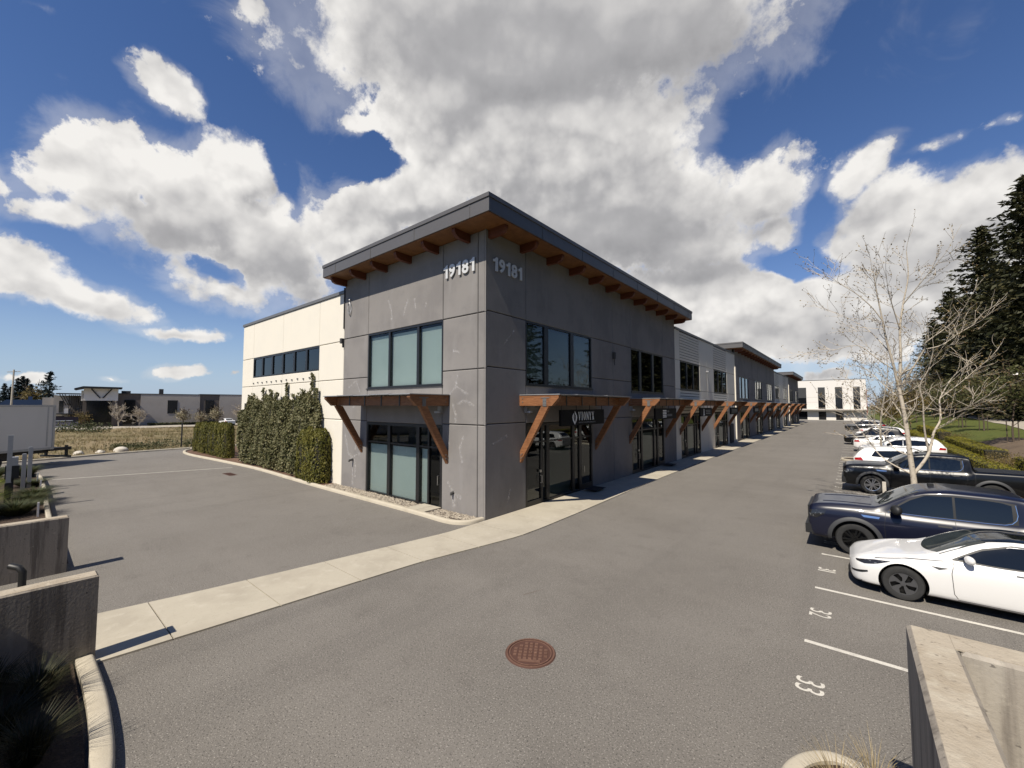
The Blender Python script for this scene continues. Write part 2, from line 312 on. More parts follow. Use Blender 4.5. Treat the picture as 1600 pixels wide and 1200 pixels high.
# ------------------------------------------------------------------ sky: Nishita sky with procedural cumulus, by compass bearing and elevation
# each puff: bearing from +Y (deg, clockwise), elevation (deg), half sizes (rad), roll (deg), weight
CLOUDS=[(-80.0,31.4,0.056,0.040,-24,0.90),(-77.7,30.4,0.036,0.024,-25,0.60),(-84.6,22.0,0.093,0.082,8,1.00),(-73.3,26.1,0.077,0.077,16,1.10),(-78.8,21.1,0.150,0.103,-11,1.15),(-71.4,18.5,0.152,0.108,-22,1.15),(-75.1,13.9,0.110,0.056,-21,0.90),(-87.1,17.7,0.064,0.024,12,0.80),(-67.2,14.7,0.088,0.067,-15,0.90),(-87.3,22.9,0.036,0.028,23,0.50),(-81.8,25.2,0.060,0.040,21,0.60),(-89.8,11.6,0.076,0.045,-10,1.00),(-84.6,10.1,0.097,0.037,-13,1.00),(-78.8,7.8,0.089,0.018,1,0.80),(-86.3,10.0,0.080,0.032,-4,0.60),(-53.7,26.7,0.185,0.082,18,1.15),(-60.7,22.4,0.136,0.096,8,1.10),(-61.4,19.3,0.104,0.080,8,0.90),(-68.8,23.6,0.030,0.040,13,0.90),(-48.5,27.7,0.111,0.057,4,0.80),(-64.9,21.4,0.074,0.051,10,0.70),(-39.4,44.0,0.387,0.169,0,1.30),(-21.3,43.6,0.251,0.129,-13,1.20),(-33.9,33.4,0.345,0.162,-3,1.30),(-48.1,38.2,0.168,0.119,5,1.10),(-59.3,34.0,0.064,0.027,18,0.80),(-25.1,25.1,0.326,0.156,-6,1.20),(-7.6,24.0,0.097,0.083,-14,1.00),(-5.5,18.8,0.084,0.060,-12,0.95),(-15.5,19.4,0.213,0.092,-8,1.00),(-57.4,41.8,0.069,0.069,-31,0.80),(-12.8,36.6,0.076,0.068,-17,0.60),(-52.9,31.8,0.112,0.049,-11,0.70),(-43.1,29.4,0.125,0.075,2,0.80),(1.6,23.4,0.045,0.067,-39,1.00),(3.8,19.4,0.085,0.066,9,1.10),(8.6,17.6,0.167,0.076,-2,1.10),(4.1,15.0,0.189,0.081,-14,1.10),(-12.0,12.9,0.314,0.107,-7,1.25),(12.9,18.5,0.061,0.053,-22,0.90),(-5.4,9.9,0.255,0.086,-7,1.25),(2.4,10.9,0.190,0.091,-10,1.20),(8.4,11.0,0.135,0.077,-12,1.10),(-78.7,3.5,0.049,0.018,3,0.90),(-89.3,2.7,0.034,0.009,3,0.70),(-83.4,2.6,0.019,0.007,3,0.50),(-1.5,3.7,0.077,0.022,-3,0.80),(-73.5,3.1,0.024,0.008,2,0.50),(3.2,4.8,0.067,0.018,-4,0.60),(7.4,24.0,0.062,0.015,3,0.50),(11.7,24.1,0.034,0.012,-2,0.48),(-85.6,26.2,0.026,0.009,-4,0.40),(-91.1,19.0,0.015,0.046,8,0.42),(-73.1,40.2,0.041,0.028,5,0.70),(-89.8,33.1,0.027,0.015,10,0.35),(-10.0,33.3,0.060,0.011,-6,0.35),(-28.1,30.7,0.053,0.024,-6,0.20),(-45.4,40.7,0.030,0.012,-52,0.20),(-4.9,15.7,0.073,0.024,-11,-0.80),(-7.4,19.5,0.033,0.019,-12,-0.00),(-3.0,18.3,0.026,0.068,-24,-0.50),(-58.0,29.9,0.053,0.056,36,-0.55),(-69.3,26.7,0.023,0.065,24,-0.40),(-82.0,20.6,0.014,0.017,18,-0.50),(-75.7,14.9,0.044,0.017,-20,-0.60),(-63.5,27.9,0.034,0.075,-9,-0.30),(-9.7,30.3,0.054,0.064,-16,-0.40)]
GREYS=[(-33.8,42.3,0.322,0.130,-4,1.00),(-20.5,42.4,0.220,0.106,-13,0.70),(-30.4,24.4,0.325,0.100,-4,0.80),(-23.9,20.0,0.182,0.061,-15,0.75),(-68.4,17.9,0.146,0.059,-19,0.70),(-14.8,16.7,0.176,0.040,-7,0.50),(-85.8,8.7,0.097,0.015,-11,0.80),(-78.0,7.2,0.086,0.010,1,0.50),(7.7,15.0,0.155,0.047,-4,0.45),(3.1,14.0,0.127,0.028,-12,0.40),(-80.6,19.4,0.075,0.045,-10,0.35),(-7.6,21.6,0.087,0.036,-13,0.35),(-89.9,9.9,0.057,0.014,-4,0.60),(-6.7,8.5,0.175,0.021,-5,0.50),(8.3,9.8,0.085,0.031,-11,0.40),(-1.5,3.1,0.067,0.012,-2,0.70),(-53.7,24.0,0.124,0.040,6,0.30),(-78.7,2.9,0.047,0.007,2,0.50),(-48.6,39.9,0.134,0.089,6,0.25),(-64.7,15.4,0.086,0.041,-15,0.50)]
SUN_EL = math.degrees(math.atan2(1.25, 1.0)); SUN_DIR = Vector((.04, -1.0, 1.25)).normalized()
def make_world():
    w = bpy.data.worlds.new('World'); SC.world = w; w.use_nodes = True; nt = w.node_tree; nt.nodes.clear()
    out = N(nt, 'ShaderNodeOutputWorld'); bg = N(nt, 'ShaderNodeBackground'); bg.inputs['Strength'].default_value = SKY_STRENGTH
    L(nt, bg.outputs[0], out.inputs[0])
    sky = N(nt, 'ShaderNodeTexSky'); sky.sky_type = 'NISHITA'; sky.sun_disc = False
    sky.sun_elevation = R(SUN_EL); sky.sun_rotation = math.atan2(SUN_DIR.x, SUN_DIR.y)
    sky.altitude = 60; sky.air_density = 1.0; sky.dust_density = .05; sky.ozone_density = 2.0
    hs = N(nt, 'ShaderNodeHueSaturation'); hs.inputs['Saturation'].default_value = 1.22; hs.inputs['Value'].default_value = SKY_VALUE
    vm = N(nt, 'ShaderNodeVectorMath', operation='MULTIPLY'); L(nt, sky.outputs[0], vm.inputs[0]); vm.inputs[1].default_value = (1.06, .95, 1.02)   # deep polarised blue
    L(nt, vm.outputs[0], hs.inputs['Color'])
    tc = N(nt, 'ShaderNodeTexCoord'); D = tc.outputs['Generated']
    sx = N(nt, 'ShaderNodeSeparateXYZ'); L(nt, D, sx.inputs[0])
    lowair = maprange(nt, sx.outputs['Z'], -.02, .22, .8, 0)
    clear = mixc(nt, lowair, hs.outputs[0], tuple(c/SKY_STRENGTH for c in (.235, .36, .52)))
    # billow the puff outlines with two sizes of turbulence
    def warp(vec, scale, amt, det):
        n = N(nt, 'ShaderNodeTexNoise'); n.inputs['Scale'].default_value = scale; n.inputs['Detail'].default_value = det; n.inputs['Roughness'].default_value = .6
        L(nt, vec, n.inputs['Vector'])
        s = N(nt, 'ShaderNodeVectorMath', operation='SUBTRACT'); L(nt, n.outputs['Color'], s.inputs[0]); s.inputs[1].default_value = (.5, .5, .5)
        k = N(nt, 'ShaderNodeVectorMath', operation='SCALE'); L(nt, s.outputs[0], k.inputs[0]); k.inputs['Scale'].default_value = amt
        a = N(nt, 'ShaderNodeVectorMath', operation='ADD'); L(nt, vec, a.inputs[0]); L(nt, k.outputs[0], a.inputs[1]); return a.outputs[0]
    DW = warp(D, 6.5, .075, 5); DG = warp(D, 5.0, .06, 2); DB = warp(D, 14.0, .03, 4)
    def puffs(lst, vec, grow=1.0, summed=False):
        tot = None
        for az, el, a, b, roll, wt in lst:
            az, el, roll = R(az), R(el), R(roll)
            c = Vector((math.cos(el)*math.sin(az), math.cos(el)*math.cos(az), math.sin(el)))
            E_ = Vector((math.cos(az), -math.sin(az), 0)); Nn = Vector((-math.sin(el)*math.sin(az), -math.sin(el)*math.cos(az), math.cos(el)))
            u = E_*math.cos(roll) + Nn*math.sin(roll); v = c.cross(u)
            mp = N(nt, 'ShaderNodeMapping', vector_type='TEXTURE'); mp.inputs['Location'].default_value = c
            mp.inputs['Rotation'].default_value = Matrix((u, v, c)).transposed().to_euler()
            mp.inputs['Scale'].default_value = (a*1.5*grow, b*1.5*grow, .9); L(nt, vec, mp.inputs['Vector'])
            g = N(nt, 'ShaderNodeTexGradient', gradient_type='SPHERICAL'); L(nt, mp.outputs[0], g.inputs[0])
            m = math_node(nt, 'MULTIPLY', g.outputs['Fac'], wt)
            if tot is None: tot = m
            elif wt < 0 or summed: tot = math_node(nt, 'ADD', tot, m)
            else:
                tot = math_node(nt, 'SMOOTH_MAX', tot, m); tot.node.inputs[2].default_value = .10
        return tot
    dens = puffs(CLOUDS, DW); dens = math_node(nt, 'MINIMUM', dens, .95)
    up = N(nt, 'ShaderNodeVectorMath', operation='ADD'); L(nt, DW, up.inputs[0]); up.inputs[1].default_value = (-.01, -.02, .055)
    dens_up = math_node(nt, 'MINIMUM', puffs([c for c in CLOUDS if c[2]*c[3] > .0055 and c[5] > 0], up.outputs[0]), .95)
    grey = puffs(GREYS, DG, 1.1, True)
    n1 = noise(nt, D, 9, 10, .63); n2 = noise(nt, D, 34, 8, .62)
    fl = math_node(nt, 'ADD', math_node(nt, 'MULTIPLY', math_node(nt, 'SUBTRACT', n1, .5), 1.0), math_node(nt, 'MULTIPLY', math_node(nt, 'SUBTRACT', n2, .5), .52))
    cov = math_node(nt, 'SUBTRACT', math_node(nt, 'ADD', dens, fl), .36)
    soft = maprange(nt, noise(nt, D, 4.0, 2), .35, .65, .09, .30)
    al = N(nt, 'ShaderNodeMapRange'); al.interpolation_type = 'SMOOTHSTEP'; al.inputs[1].default_value = -.03; L(nt, soft, al.inputs[2]); L(nt, cov, al.inputs[0]); 
    veil = maprange(nt, math_node(nt, 'ADD', dens, math_node(nt, 'MULTIPLY', math_node(nt, 'SUBTRACT', noise(nt, D, 6, 6, .6, .6), .5), 1.1)), .20, .48, 0, .26)
    alpha = math_node(nt, 'MAXIMUM', al.outputs[0], veil)
    thick = maprange(nt, cov, .05, .60)
    # light and shade inside the cloud: bulges that face up and toward the sun are bright
    off = N(nt, 'ShaderNodeVectorMath', operation='ADD'); L(nt, D, off.inputs[0]); off.inputs[1].default_value = (-.004, -.006, .028)
    a1 = noise(nt, D, 7, 4, .5); m1 = noise(nt, off.outputs[0], 7, 4, .5); a2 = noise(nt, D, 20, 4, .5); m2 = noise(nt, off.outputs[0], 20, 4, .5)
    bil = math_node(nt, 'ADD', math_node(nt, 'MULTIPLY', math_node(nt, 'SUBTRACT', a1, m1), .75), math_node(nt, 'MULTIPLY', math_node(nt, 'SUBTRACT', a2, m2), .16))
    bil = math_node(nt, 'MULTIPLY', bil, math_node(nt, 'SUBTRACT', 1.0, math_node(nt, 'MULTIPLY', math_node(nt, 'MINIMUM', grey, 1.0), .55)))
    lum = math_node(nt, 'ADD', math_node(nt, 'SUBTRACT', .99, math_node(nt, 'MULTIPLY', thick, .06)), bil)
    # rounded billows, and darker undersides where the cloud thickens overhead
    def billow(scale):
        v = N(nt, 'ShaderNodeTexVoronoi', feature='F1'); v.inputs['Scale'].default_value = scale; v.inputs['Detail'].default_value = 1; v.inputs['Roughness'].default_value = .5
        L(nt, DB, v.inputs['Vector']); return v.outputs['Distance']
    bl = math_node(nt, 'ADD', math_node(nt, 'MULTIPLY', billow(13), .26), math_node(nt, 'MULTIPLY', billow(31), .12))
    bl = math_node(nt, 'MULTIPLY', math_node(nt, 'SUBTRACT', bl, .215), math_node(nt, 'SUBTRACT', 1.0, math_node(nt, 'MULTIPLY', math_node(nt, 'MINIMUM', grey, 1.0), .72)))
    lum = math_node(nt, 'ADD', math_node(nt, 'SUBTRACT', lum, bl), .015)
    under = maprange(nt, math_node(nt, 'SUBTRACT', dens_up, dens), -.10, .22, -.06, .16, False); under.node.clamp = True
    lum = math_node(nt, 'SUBTRACT', lum, math_node(nt, 'MULTIPLY', under, maprange(nt, cov, .0, .3)))
    big = noise(nt, D, 5.0, 6, .55)
    gs = math_node(nt, 'MULTIPLY', math_node(nt, 'MINIMUM', grey, .80), math_node(nt, 'ADD', .29, math_node(nt, 'MULTIPLY', big, .16)))
    gs = math_node(nt, 'MULTIPLY', gs, maprange(nt, math_node(nt, 'ADD', dens, math_node(nt, 'MULTIPLY', fl, .35)), .36, .80))
    lum = math_node(nt, 'SUBTRACT', lum, gs)
    lum = math_node(nt, 'MINIMUM', lum, 1.0)
    cr = N(nt, 'ShaderNodeValToRGB'); e = cr.color_ramp.elements
    e[0].position = .10; e[0].color = (.14, .143, .16, 1); e[1].position = 1.0; e[1].color = (.98, .955, .92, 1)
    k = cr.color_ramp.elements.new(.62); k.color = (.47, .465, .475, 1)
    L(nt, lum, cr.inputs[0])
    sc = N(nt, 'ShaderNodeVectorMath', operation='SCALE'); L(nt, cr.outputs[0], sc.inputs[0]); sc.inputs['Scale'].default_value = CLOUD_GAIN/SKY_STRENGTH
    L(nt, mixc(nt, alpha, clear, sc.outputs[0]), bg.inputs[0])
SKY_STRENGTH = .06; SKY_VALUE = 1.3; CLOUD_GAIN = .70
make_world()
sun = bpy.data.lights.new('sun', 'SUN'); sun.energy = 5.0; sun.angle = R(.5); sun.color = (1.0, .925, .80)
so = bpy.data.objects.new('sun', sun); COL.objects.link(so); so.rotation_euler = SUN_DIR.to_track_quat('Z', 'Y').to_euler(); so.location = (0, -40, 60)
cam = bpy.data.cameras.new('camera'); cam.sensor_width = 36; cam.lens = 36*644/1600; cam.clip_end = 6000; cam.clip_start = .05
co = bpy.data.objects.new('camera', cam); COL.objects.link(co); SC.camera = co
co.location = (9.9408, -10.6278, 4.0); co.rotation_euler = (R(90 + 3.0221), 0, R(39.4146))
vs = SC.view_settings; vs.view_transform = 'Standard'; vs.look = 'None'; vs.exposure = EXPOSURE = 0.4; vs.gamma = 1.0
SC.cycles.max_bounces = 7; SC.cycles.transparent_max_bounces = 14; SC.cycles.use_denoising = True
SC.cycles.glossy_bounces = 4; SC.cycles.diffuse_bounces = 3
# ------------------------------------------------------------------ the office building
B = empty('office_building'); tag(B, 'two storey grey and cream concrete office building with flat timber eaves and 19181 in numerals', 'building')
def wallpanels(mb, face, us, zs, holes, g=.013, t=.06, ch=.024):
    """cast panels between the joints us x zs; face maps (u, z, depth out) to a point; holes are (u0,u1,z0,z1) left open; zs may be given per column"""
    for i in range(len(us)-1):
        zz = zs[i] if isinstance(zs[0], (list, tuple)) else zs
        for j in range(len(zz)-1):
            u0, u1, z0, z1 = us[i], us[i+1], zz[j], zz[j+1]
            uc, zc = (u0+u1)/2, (z0+z1)/2
            if any(h[0] < uc < h[1] and h[2] < zc < h[3] for h in holes): continue
            a0, a1 = u0 + (g if i else 0), u1 - (g if i < len(us)-2 else 0)
            b0, b1 = z0 + (g if j else 0), z1 - (g if j < len(zz)-2 else 0)
            back = [(a0,b0),(a1,b0),(a1,b1),(a0,b1)]; fr = [(a0+ch,b0+ch),(a1-ch,b0+ch),(a1-ch,b1-ch),(a0+ch,b1-ch)]
            vs = [face(u, z, -t) for u, z in back] + [face(u, z, -ch) for u, z in back] + [face(u, z, 0) for u, z in fr]
            fs = [(8,9,10,11)] + [(k, (k+1) % 4, (k+1) % 4+4, k+4) for k in range(4)] + [(k+4, (k+1) % 4+4, (k+1) % 4+8, k+8) for k in range(4)]
            mb.add(vs, fs)
fA = lambda u, z, d: (u, -d, z)          # sunlit end, facing -Y
fB = lambda u, z, d: (d, u, z)           # long front, facing +X
H2 = 10.36; TOPW = 9.72
holesA = [(-7.6, -2.3, 0, 3.25), (-7.6, -2.3, 4.8, 7.36)]
greys = [(0, 20.4, [2.35, 12.5]), (40.8, 71.4, [43.15, 53.35, 63.55]), (91.8, 112.2, [94.1, 104.3])]
whites = [(20.4, 40.8, [21.55, 31.5]), (71.4, 91.8, [72.3, 82.9])]
WW = 5.4
bk = MB(); GW = [MB(), MB(), MB()]; CW = [MB(), MB(), MB()]; gw = GW[0]; cw = CW[0]
wallpanels(gw, fA, [-9.8, -7.6, -2.3, -.40, -.062], [[0, 3.3, 5.33, 7.36, H2], [0, 3.25, 4.8, 7.36, H2], [0, 3.3, 5.33, 7.36, H2], [0, 3.3, 5.33, 7.36, H2]], holesA)
gw.box((-.06, .0, 0), (0, .06, 3.29)); gw.box((-.06, .0, 3.312), (0, .06, 5.32)); gw.box((-.06, .0, 5.342), (0, .06, 7.35)); gw.box((-.06, .0, 7.372), (0, .06, H2))
wallpanels(cw, fA, [-24.1, -22.05, -17.2, -12.45, -9.83], [[0, 3.3, 5.33, 7.28, TOPW], [0, 3.3, 5.33, 5.93, 7.28, TOPW], [0, 3.3, 5.33, 5.93, 7.28, TOPW], [0, 3.3, 5.33, 7.28, TOPW]], [(-22.05, -12.45, 5.93, 7.28)])
bk.box((-24.05, .05, 0), (-9.8, .25, 5.9)); bk.box((-24.05, .05, 7.3), (-9.8, .25, TOPW)); bk.box((-24.05, .05, 5.9), (-22.08, .25, 7.3)); bk.box((-12.42, .05, 5.9), (-9.8, .25, 7.3))
bk.box((-9.8, .05, 0), (-7.63, .25, H2)); bk.box((-2.27, .05, 0), (-.05, .25, H2)); bk.box((-7.63, .05, 3.28), (-2.27, .25, 4.77)); bk.box((-7.63, .05, 7.39), (-2.27, .25, H2))
# the cream end wall runs back along the far left side
cw.box((-24.1, .07, 0), (-24.0, 40, TOPW))
storefronts = []; uppers = []
for gi, (y0, y1, ws) in enumerate(greys):
    gw = GW[gi]; cw = CW[gi]
    us = [y0 + (.062 if y0 == 0 else 0)]; cols = []
    for k, s in enumerate(ws):
        us += [s, s+WW]
        cols += [[0, 3.35, 5.4, 7.42, H2], [0, 3.3, 4.83, 7.42, H2]]
        if k < len(ws)-1: us += [(s+WW+ws[k+1])/2]; cols += [[0, 3.35, 5.4, 7.42, H2]]
        storefronts.append(s); uppers.append((s, 4.83, 7.42, True))
    us.append(y1); cols.append([0, 3.35, 5.4, 7.42, H2])
    wallpanels(gw, fB, us, cols, [(s, s+WW, 0, 3.3) for s in ws] + [(s, s+WW, 4.83, 7.42) for s in ws])
    prev = y0 + (.05 if y0 == 0 else 0)
    for s in ws + [y1]:
        e = s-.03 if s != y1 else y1
        bk.box((-.25, prev, 0), (-.05, e, H2)); prev = s+WW+.03
        if s != y1: bk.box((-.25, s-.03, 3.33), (-.05, s+WW+.03, 4.8)); bk.box((-.25, s-.03, 7.45), (-.05, s+WW+.03, H2))
    if y0 > 0:      # grey tower returns above the cream bays
        gw.box((-9, y0, TOPW-.6), (-.06, y0+.1, H2)); cw.box((-.055, y0-.33, 0), (.11, y0-.02, 8.35))
    gw.box((-9, y1-.1, TOPW-.6), (-.06, y1, H2))
for gi, (y0, y1, ws) in enumerate(whites):
    cw = CW[gi+1]
    us = [y0+.02]; cols = []
    for k, s in enumerate(ws):
        us += [s, s+5.2]; cols += [[0, 3.35, 5.25, 7.45, TOPW], [0, 3.3, 5.25, 7.45, TOPW]]
        if k < len(ws)-1: us += [(s+5.2+ws[k+1])/2]; cols += [[0, 3.35, 5.25, 7.45, TOPW]]
        storefronts.append(s); uppers.append((s, 5.25, 7.45, False))
    us.append(y1-.02); cols.append([0, 3.35, 5.25, 7.45, TOPW])
    wallpanels(cw, fB, us, cols, [(s, s+5.2, 0, TOPW) for s in ws])
    prev = y0
    for s in ws + [y1]:
        e = s-.03 if s != y1 else y1
        bk.box((-.25, prev, 0), (-.05, e, TOPW)); prev = s+5.23
        if s != y1:
            bk.box((-.25, s-.03, 3.33), (-.07, s+5.23, 5.22)); bk.box((-.25, s-.03, 7.48), (-.07, s+5.23, TOPW))
            for k in range(10): cw.box((-.065, s+.04, 7.5+k*.22), (-.005, s+5.16, 7.5+k*.22+.165))    # reveal lines above and below the window
            for k in range(8): cw.box((-.065, s+.04, 3.42+k*.225), (-.005, s+5.16, 3.42+k*.225+.175))
for q in GW: q.build('grey_wall', MT['grey'], B)
for q in CW: q.build('cream_wall', MT['white'], B)
bk.build('panel_joint', MT['joint'], B)
# dark-coloured backing walls stand in for dim rooms behind the glass, floor slab between the storeys, roof deck
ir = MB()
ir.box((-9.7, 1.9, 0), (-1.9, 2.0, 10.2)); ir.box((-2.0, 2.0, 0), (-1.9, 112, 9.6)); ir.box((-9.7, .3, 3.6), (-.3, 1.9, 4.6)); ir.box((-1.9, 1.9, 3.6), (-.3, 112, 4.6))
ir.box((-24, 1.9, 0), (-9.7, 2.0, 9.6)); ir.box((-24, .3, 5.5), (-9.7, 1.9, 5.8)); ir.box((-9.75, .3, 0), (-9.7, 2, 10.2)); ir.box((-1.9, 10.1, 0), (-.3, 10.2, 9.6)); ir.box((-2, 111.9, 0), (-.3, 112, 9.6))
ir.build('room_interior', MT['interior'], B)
rf = MB(); rf.box((-24, .26, 9.5), (-.26, 112.1, 9.7)); rf.build('roof_deck', MT['cap'], B)
pc = MB(); pc.box((-24.16, -.06, TOPW), (-9.82, .3, TOPW+.16)); pc.box((-24.16, .31, TOPW), (-23.8, 40, TOPW+.16))
pc.build('parapet_cap', MT['cap'], B)
for y0, y1, _ in whites: pc = MB(); pc.box((-.32, y0+.02, TOPW), (.06, y1-.02, TOPW+.16)); pc.build('parapet_cap', MT['cap'], B)
# broad flat roofs of the grey towers
def tower_roof(x0, y0, y1, wrap):
    z0, z1, z2 = 10.36, 10.86, 11.0
    xe = 1.0; ys, ye = y0-.95, y1+.95
    m = MB()
    m.box((x0, ys, z0+.03), (xe, ye, z1)); m.box((x0-.03, ys-.035, z1), (xe+.035, ye+.035, z2))
    for k in range(int((ye-ys)/3.05)+1): m.box((xe, ys+k*3.05, z0+.03), (xe+.012, ys+k*3.05+.03, z1))
    if wrap:
        for k in range(4): m.box((x0+k*3.05+1.2, ys-.012, z0+.03), (x0+k*3.05+1.23, ys, z1))
    r = m.build('tower_roof', MT['metal'], B)
    s = MB(); s.box((x0+.03, ys+.03, z0), (xe-.03, ye-.03, z0+.028)); s.build('soffit', MT['soffit'], r)
    def rafter_y(x):   # sticks out over the end wall
        b = MB(); b.prism([(.3, z0-.31), (-.55, z0-.31), (-.72, z0-.25), (-.80, z0-.12), (-.80, z0-.002), (.3, z0-.002)], 0, x-.08, x+.08); b.build('rafter', MT['rafter'], r)
    def rafter_x(y):
        b = MB(); b.prism([(-.3, z0-.31), (.55, z0-.31), (.72, z0-.25), (.80, z0-.12), (.80, z0-.002), (-.3, z0-.002)], 1, y-.08, y+.08); b.build('rafter', MT['rafter'], r)
    if wrap:
        for k in range(6): rafter_y(-9.69 + k*1.765)
    y = y0+.19
    while y < y1+.3: rafter_x(y); y += 1.845
tower_roof(-10.25, 0, 20.4, True); tower_roof(-9, 40.8, 71.4, False); tower_roof(-9, 91.8, 112.2, False)
# ---- windows
def window(face, u0, u1, z0, z1, mulls, fw=.07, blinds=None, dark=False, transom=None, name='window', sill=False, dep=.14):
    """mulls: list of (u, width). blinds: per pane lower height or None"""
    rev = face(0, 0, 1); sgn = 1
    f = MB()
    def bx(a0, a1, b0, b1, d0, d1, mi=0): f.box(face(a0, b0, d0), face(a1, b1, d1), mi)
    bx(u0, u1, z1-fw, z1, -dep, -.015); bx(u0, u1, z0, z0+fw, -dep, -.015)
    bx(u0, u0+fw, z0+fw, z1-fw, -dep, -.015); bx(u1-fw, u1, z0+fw, z1-fw, -dep, -.015)
    edges = [u0+fw]
    for u, w in mulls: bx(u-w/2, u+w/2, z0+fw, z1-fw, -dep, -.02); edges += [u-w/2, u+w/2]
    edges.append(u1-fw)
    if transom: bx(u0+fw, u1-fw, transom-.035, transom+.035, -dep+.01, -.03)
    if sill: f.box(face(u0-.05, z0-.04, -.05), face(u1+.05, z0-.002, .05))
    o = f.build(name, MT['frame'], B)
    zz = [(z0+fw, transom-.035), (transom+.035, z1-fw)] if transom else [(z0+fw, z1-fw)]
    for k in range(0, len(edges), 2):
        a, b_ = edges[k], edges[k+1]
        for za, zb in zz:
            g = MB(); g.add([face(a, za, -.075), face(b_, za, -.075), face(b_, zb, -.075), face(a, zb, -.075)], [(0, 1, 2, 3)])
            g.build('pane', MT[dark if isinstance(dark, str) else ('glassdark' if dark else 'glass')], o, recalc=False)
        if blinds and k//2 < len(blinds) and blinds[k//2] is not None:
            lo, hi = blinds[k//2]
            g = MB(); g.box(face(a-.02, lo, -.20), face(b_+.02, hi, -.19)); g.build('roller_blind', MT['blind'], o)
    return o
window(fA, -7.6, -2.3, 4.8, 7.36, [(-5.89, .13), (-3.86, .15)], blinds=[(4.86, 7.2)]*3, sill=True)
wA = window(fA, -7.6, -2.3, 0.0, 3.25, [(-5.84, .2), (-3.8, .2), (-3.12, .1)], fw=.12, blinds=[(.1, 2.25), (.1, 2.25), (.1, 2.25), None], transom=2.36, name='storefront')
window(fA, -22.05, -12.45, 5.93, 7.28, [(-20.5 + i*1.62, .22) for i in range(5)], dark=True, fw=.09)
for n, (s, za, zb, grey) in enumerate(uppers):
    w = WW if grey else 5.2
    bl = [(5.15, 7.3), (4.9, 7.3), (4.9, 7.3)] if s == 2.35 else None
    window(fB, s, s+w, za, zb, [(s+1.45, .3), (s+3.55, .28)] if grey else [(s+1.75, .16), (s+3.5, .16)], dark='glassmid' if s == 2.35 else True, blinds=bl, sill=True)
for n, s in enumerate(storefronts):
    w = WW if n < 7 else 5.2
    bl = [None, None, (.1, 2.2), None, None] if s == 2.35 else ([None, (.35, 2.3), (.35, 2.3), (.35, 2.3), None])
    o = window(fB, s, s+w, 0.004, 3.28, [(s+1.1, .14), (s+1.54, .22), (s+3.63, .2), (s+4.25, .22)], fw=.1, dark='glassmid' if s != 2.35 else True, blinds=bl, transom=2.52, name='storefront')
    h = MB()
    for u, sd in ((s+.98, 1), (s+4.45, 1)):
        h.tube([fB(u, .85, -.01), fB(u, .85, .06), fB(u, 1.15, .06), fB(u, 1.15, -.01)], .016, 6)
    h.box(fB(s+.9, 1.28, -.02), fB(s+1.0, 1.38, .03))
    h.build('door_handle', MT['steel'], o)
    kp = MB(); kp.box(fB(s+.1, .02, -.06), fB(s+1.03, .22, -.012)); kp.build('kick_plate', MT['frame'], o); kp = MB(); kp.box(fB(s+4.36, .02, -.06), fB(s+w-.1, .3, -.012)); kp.build('kick_plate', MT['frame'], o)
h = MB(); h.tube([fA(-2.46, .95, -.01), fA(-2.46, .95, .06), fA(-2.46, 1.3, .06), fA(-2.46, 1.3, -.01)], .016, 6); h.build('door_handle', MT['steel'], wA)
# ---- awnings of timber: two cantilever beams with diagonal braces carry purlins and thin boards
def awning(face, u0, u1, parent):
    m = MB(); z0, z1 = 4.0, 4.40
    nb = 5
    for k in range(nb):
        a = u0-.12 + (u1-u0+.24)*k/nb; b_ = u0-.12 + (u1-u0+.24)*(k+1)/nb
        dz = .012*(k % 2)
        m.box(face(a+.006, z1+.004+dz, .02), face(b_+.04, z1+.032+dz, 1.86))
    top = m.build('awning', MT['galv'], parent)
    for u in (u0, u1):
        b = MB()
        poly = [(.0, z0), (1.50, z0), (1.80, z0+.30), (1.80, z1), (0, z1)]
        vs = [face(u+s, z, d) for s in (-.09, .09) for d, z in poly]; n = 5
        b.add(vs, [tuple(range(n)), tuple(range(2*n-1, n-1, -1))] + [(i, (i+1) % n, (i+1) % n+n, i+n) for i in range(n)])
        b.build('beam', MT['timber'], top)
        b = MB(); hw = .105
        poly = [(.005, 1.80), (.005, 2.26), (1.02, z0-.004), (1.36, z0-.004)]
        vs = [face(u+s, z, d) for s in (-.075, .075) for d, z in poly]; n = 4
        b.add(vs, [tuple(range(n)), tuple(range(2*n-1, n-1, -1))] + [(i, (i+1) % n, (i+1) % n+n, i+n) for i in range(n)])
        b.build('brace', MT['timber'], top)
        k = MB()
        for s in (-.094, .094):
            k.box(face(u+s-.004, z0-.02, 1.10), face(u+s+.004, z0+.27, 1.26)); k.box(face(u+s-.006, z0+.28, 1.0), face(u+s+.006, z0+.31, 1.40))
            for d, z in ((1.14, z0+.05), (1.22, z0+.05), (1.14, z0+.18), (1.22, z0+.18), (.06, 2.1), (.12, 2.02), (.06, 1.98), (.12, 2.15), (.16, z0+.14), (.16, z0+.28)):
                k.box(face(u+s*1.02-.012, z-.018, d-.018), face(u+s*1.02+.012, z+.018, d+.018))
        k.build('bracket', MT['cap'], top)
    p = MB()
    for d in (1.24, .12): p.box(face(u0+.095, z0+.01, d-.07), face(u1-.095, z1-.03, d+.07))
    p.build('purlin', MT['timber'], top)
    st = MB()
    for k in range(1, 5): u = u0 + (u1-u0)*k/5; st.box(face(u-.035, z0+.0, 1.315), face(u+.035, z1, 1.328)); st.box(face(u-.05, z1-.12, .2), face(u+.05, z1-.005, 1.16))
    st.build('strap', MT['frame'], top)
    return top
awning(fA, -7.98, -2.0, B)
for n, s in enumerate(storefronts):
    w = WW if n < 7 else 5.2
    awning(fB, s-.33, s+w+.33, B)
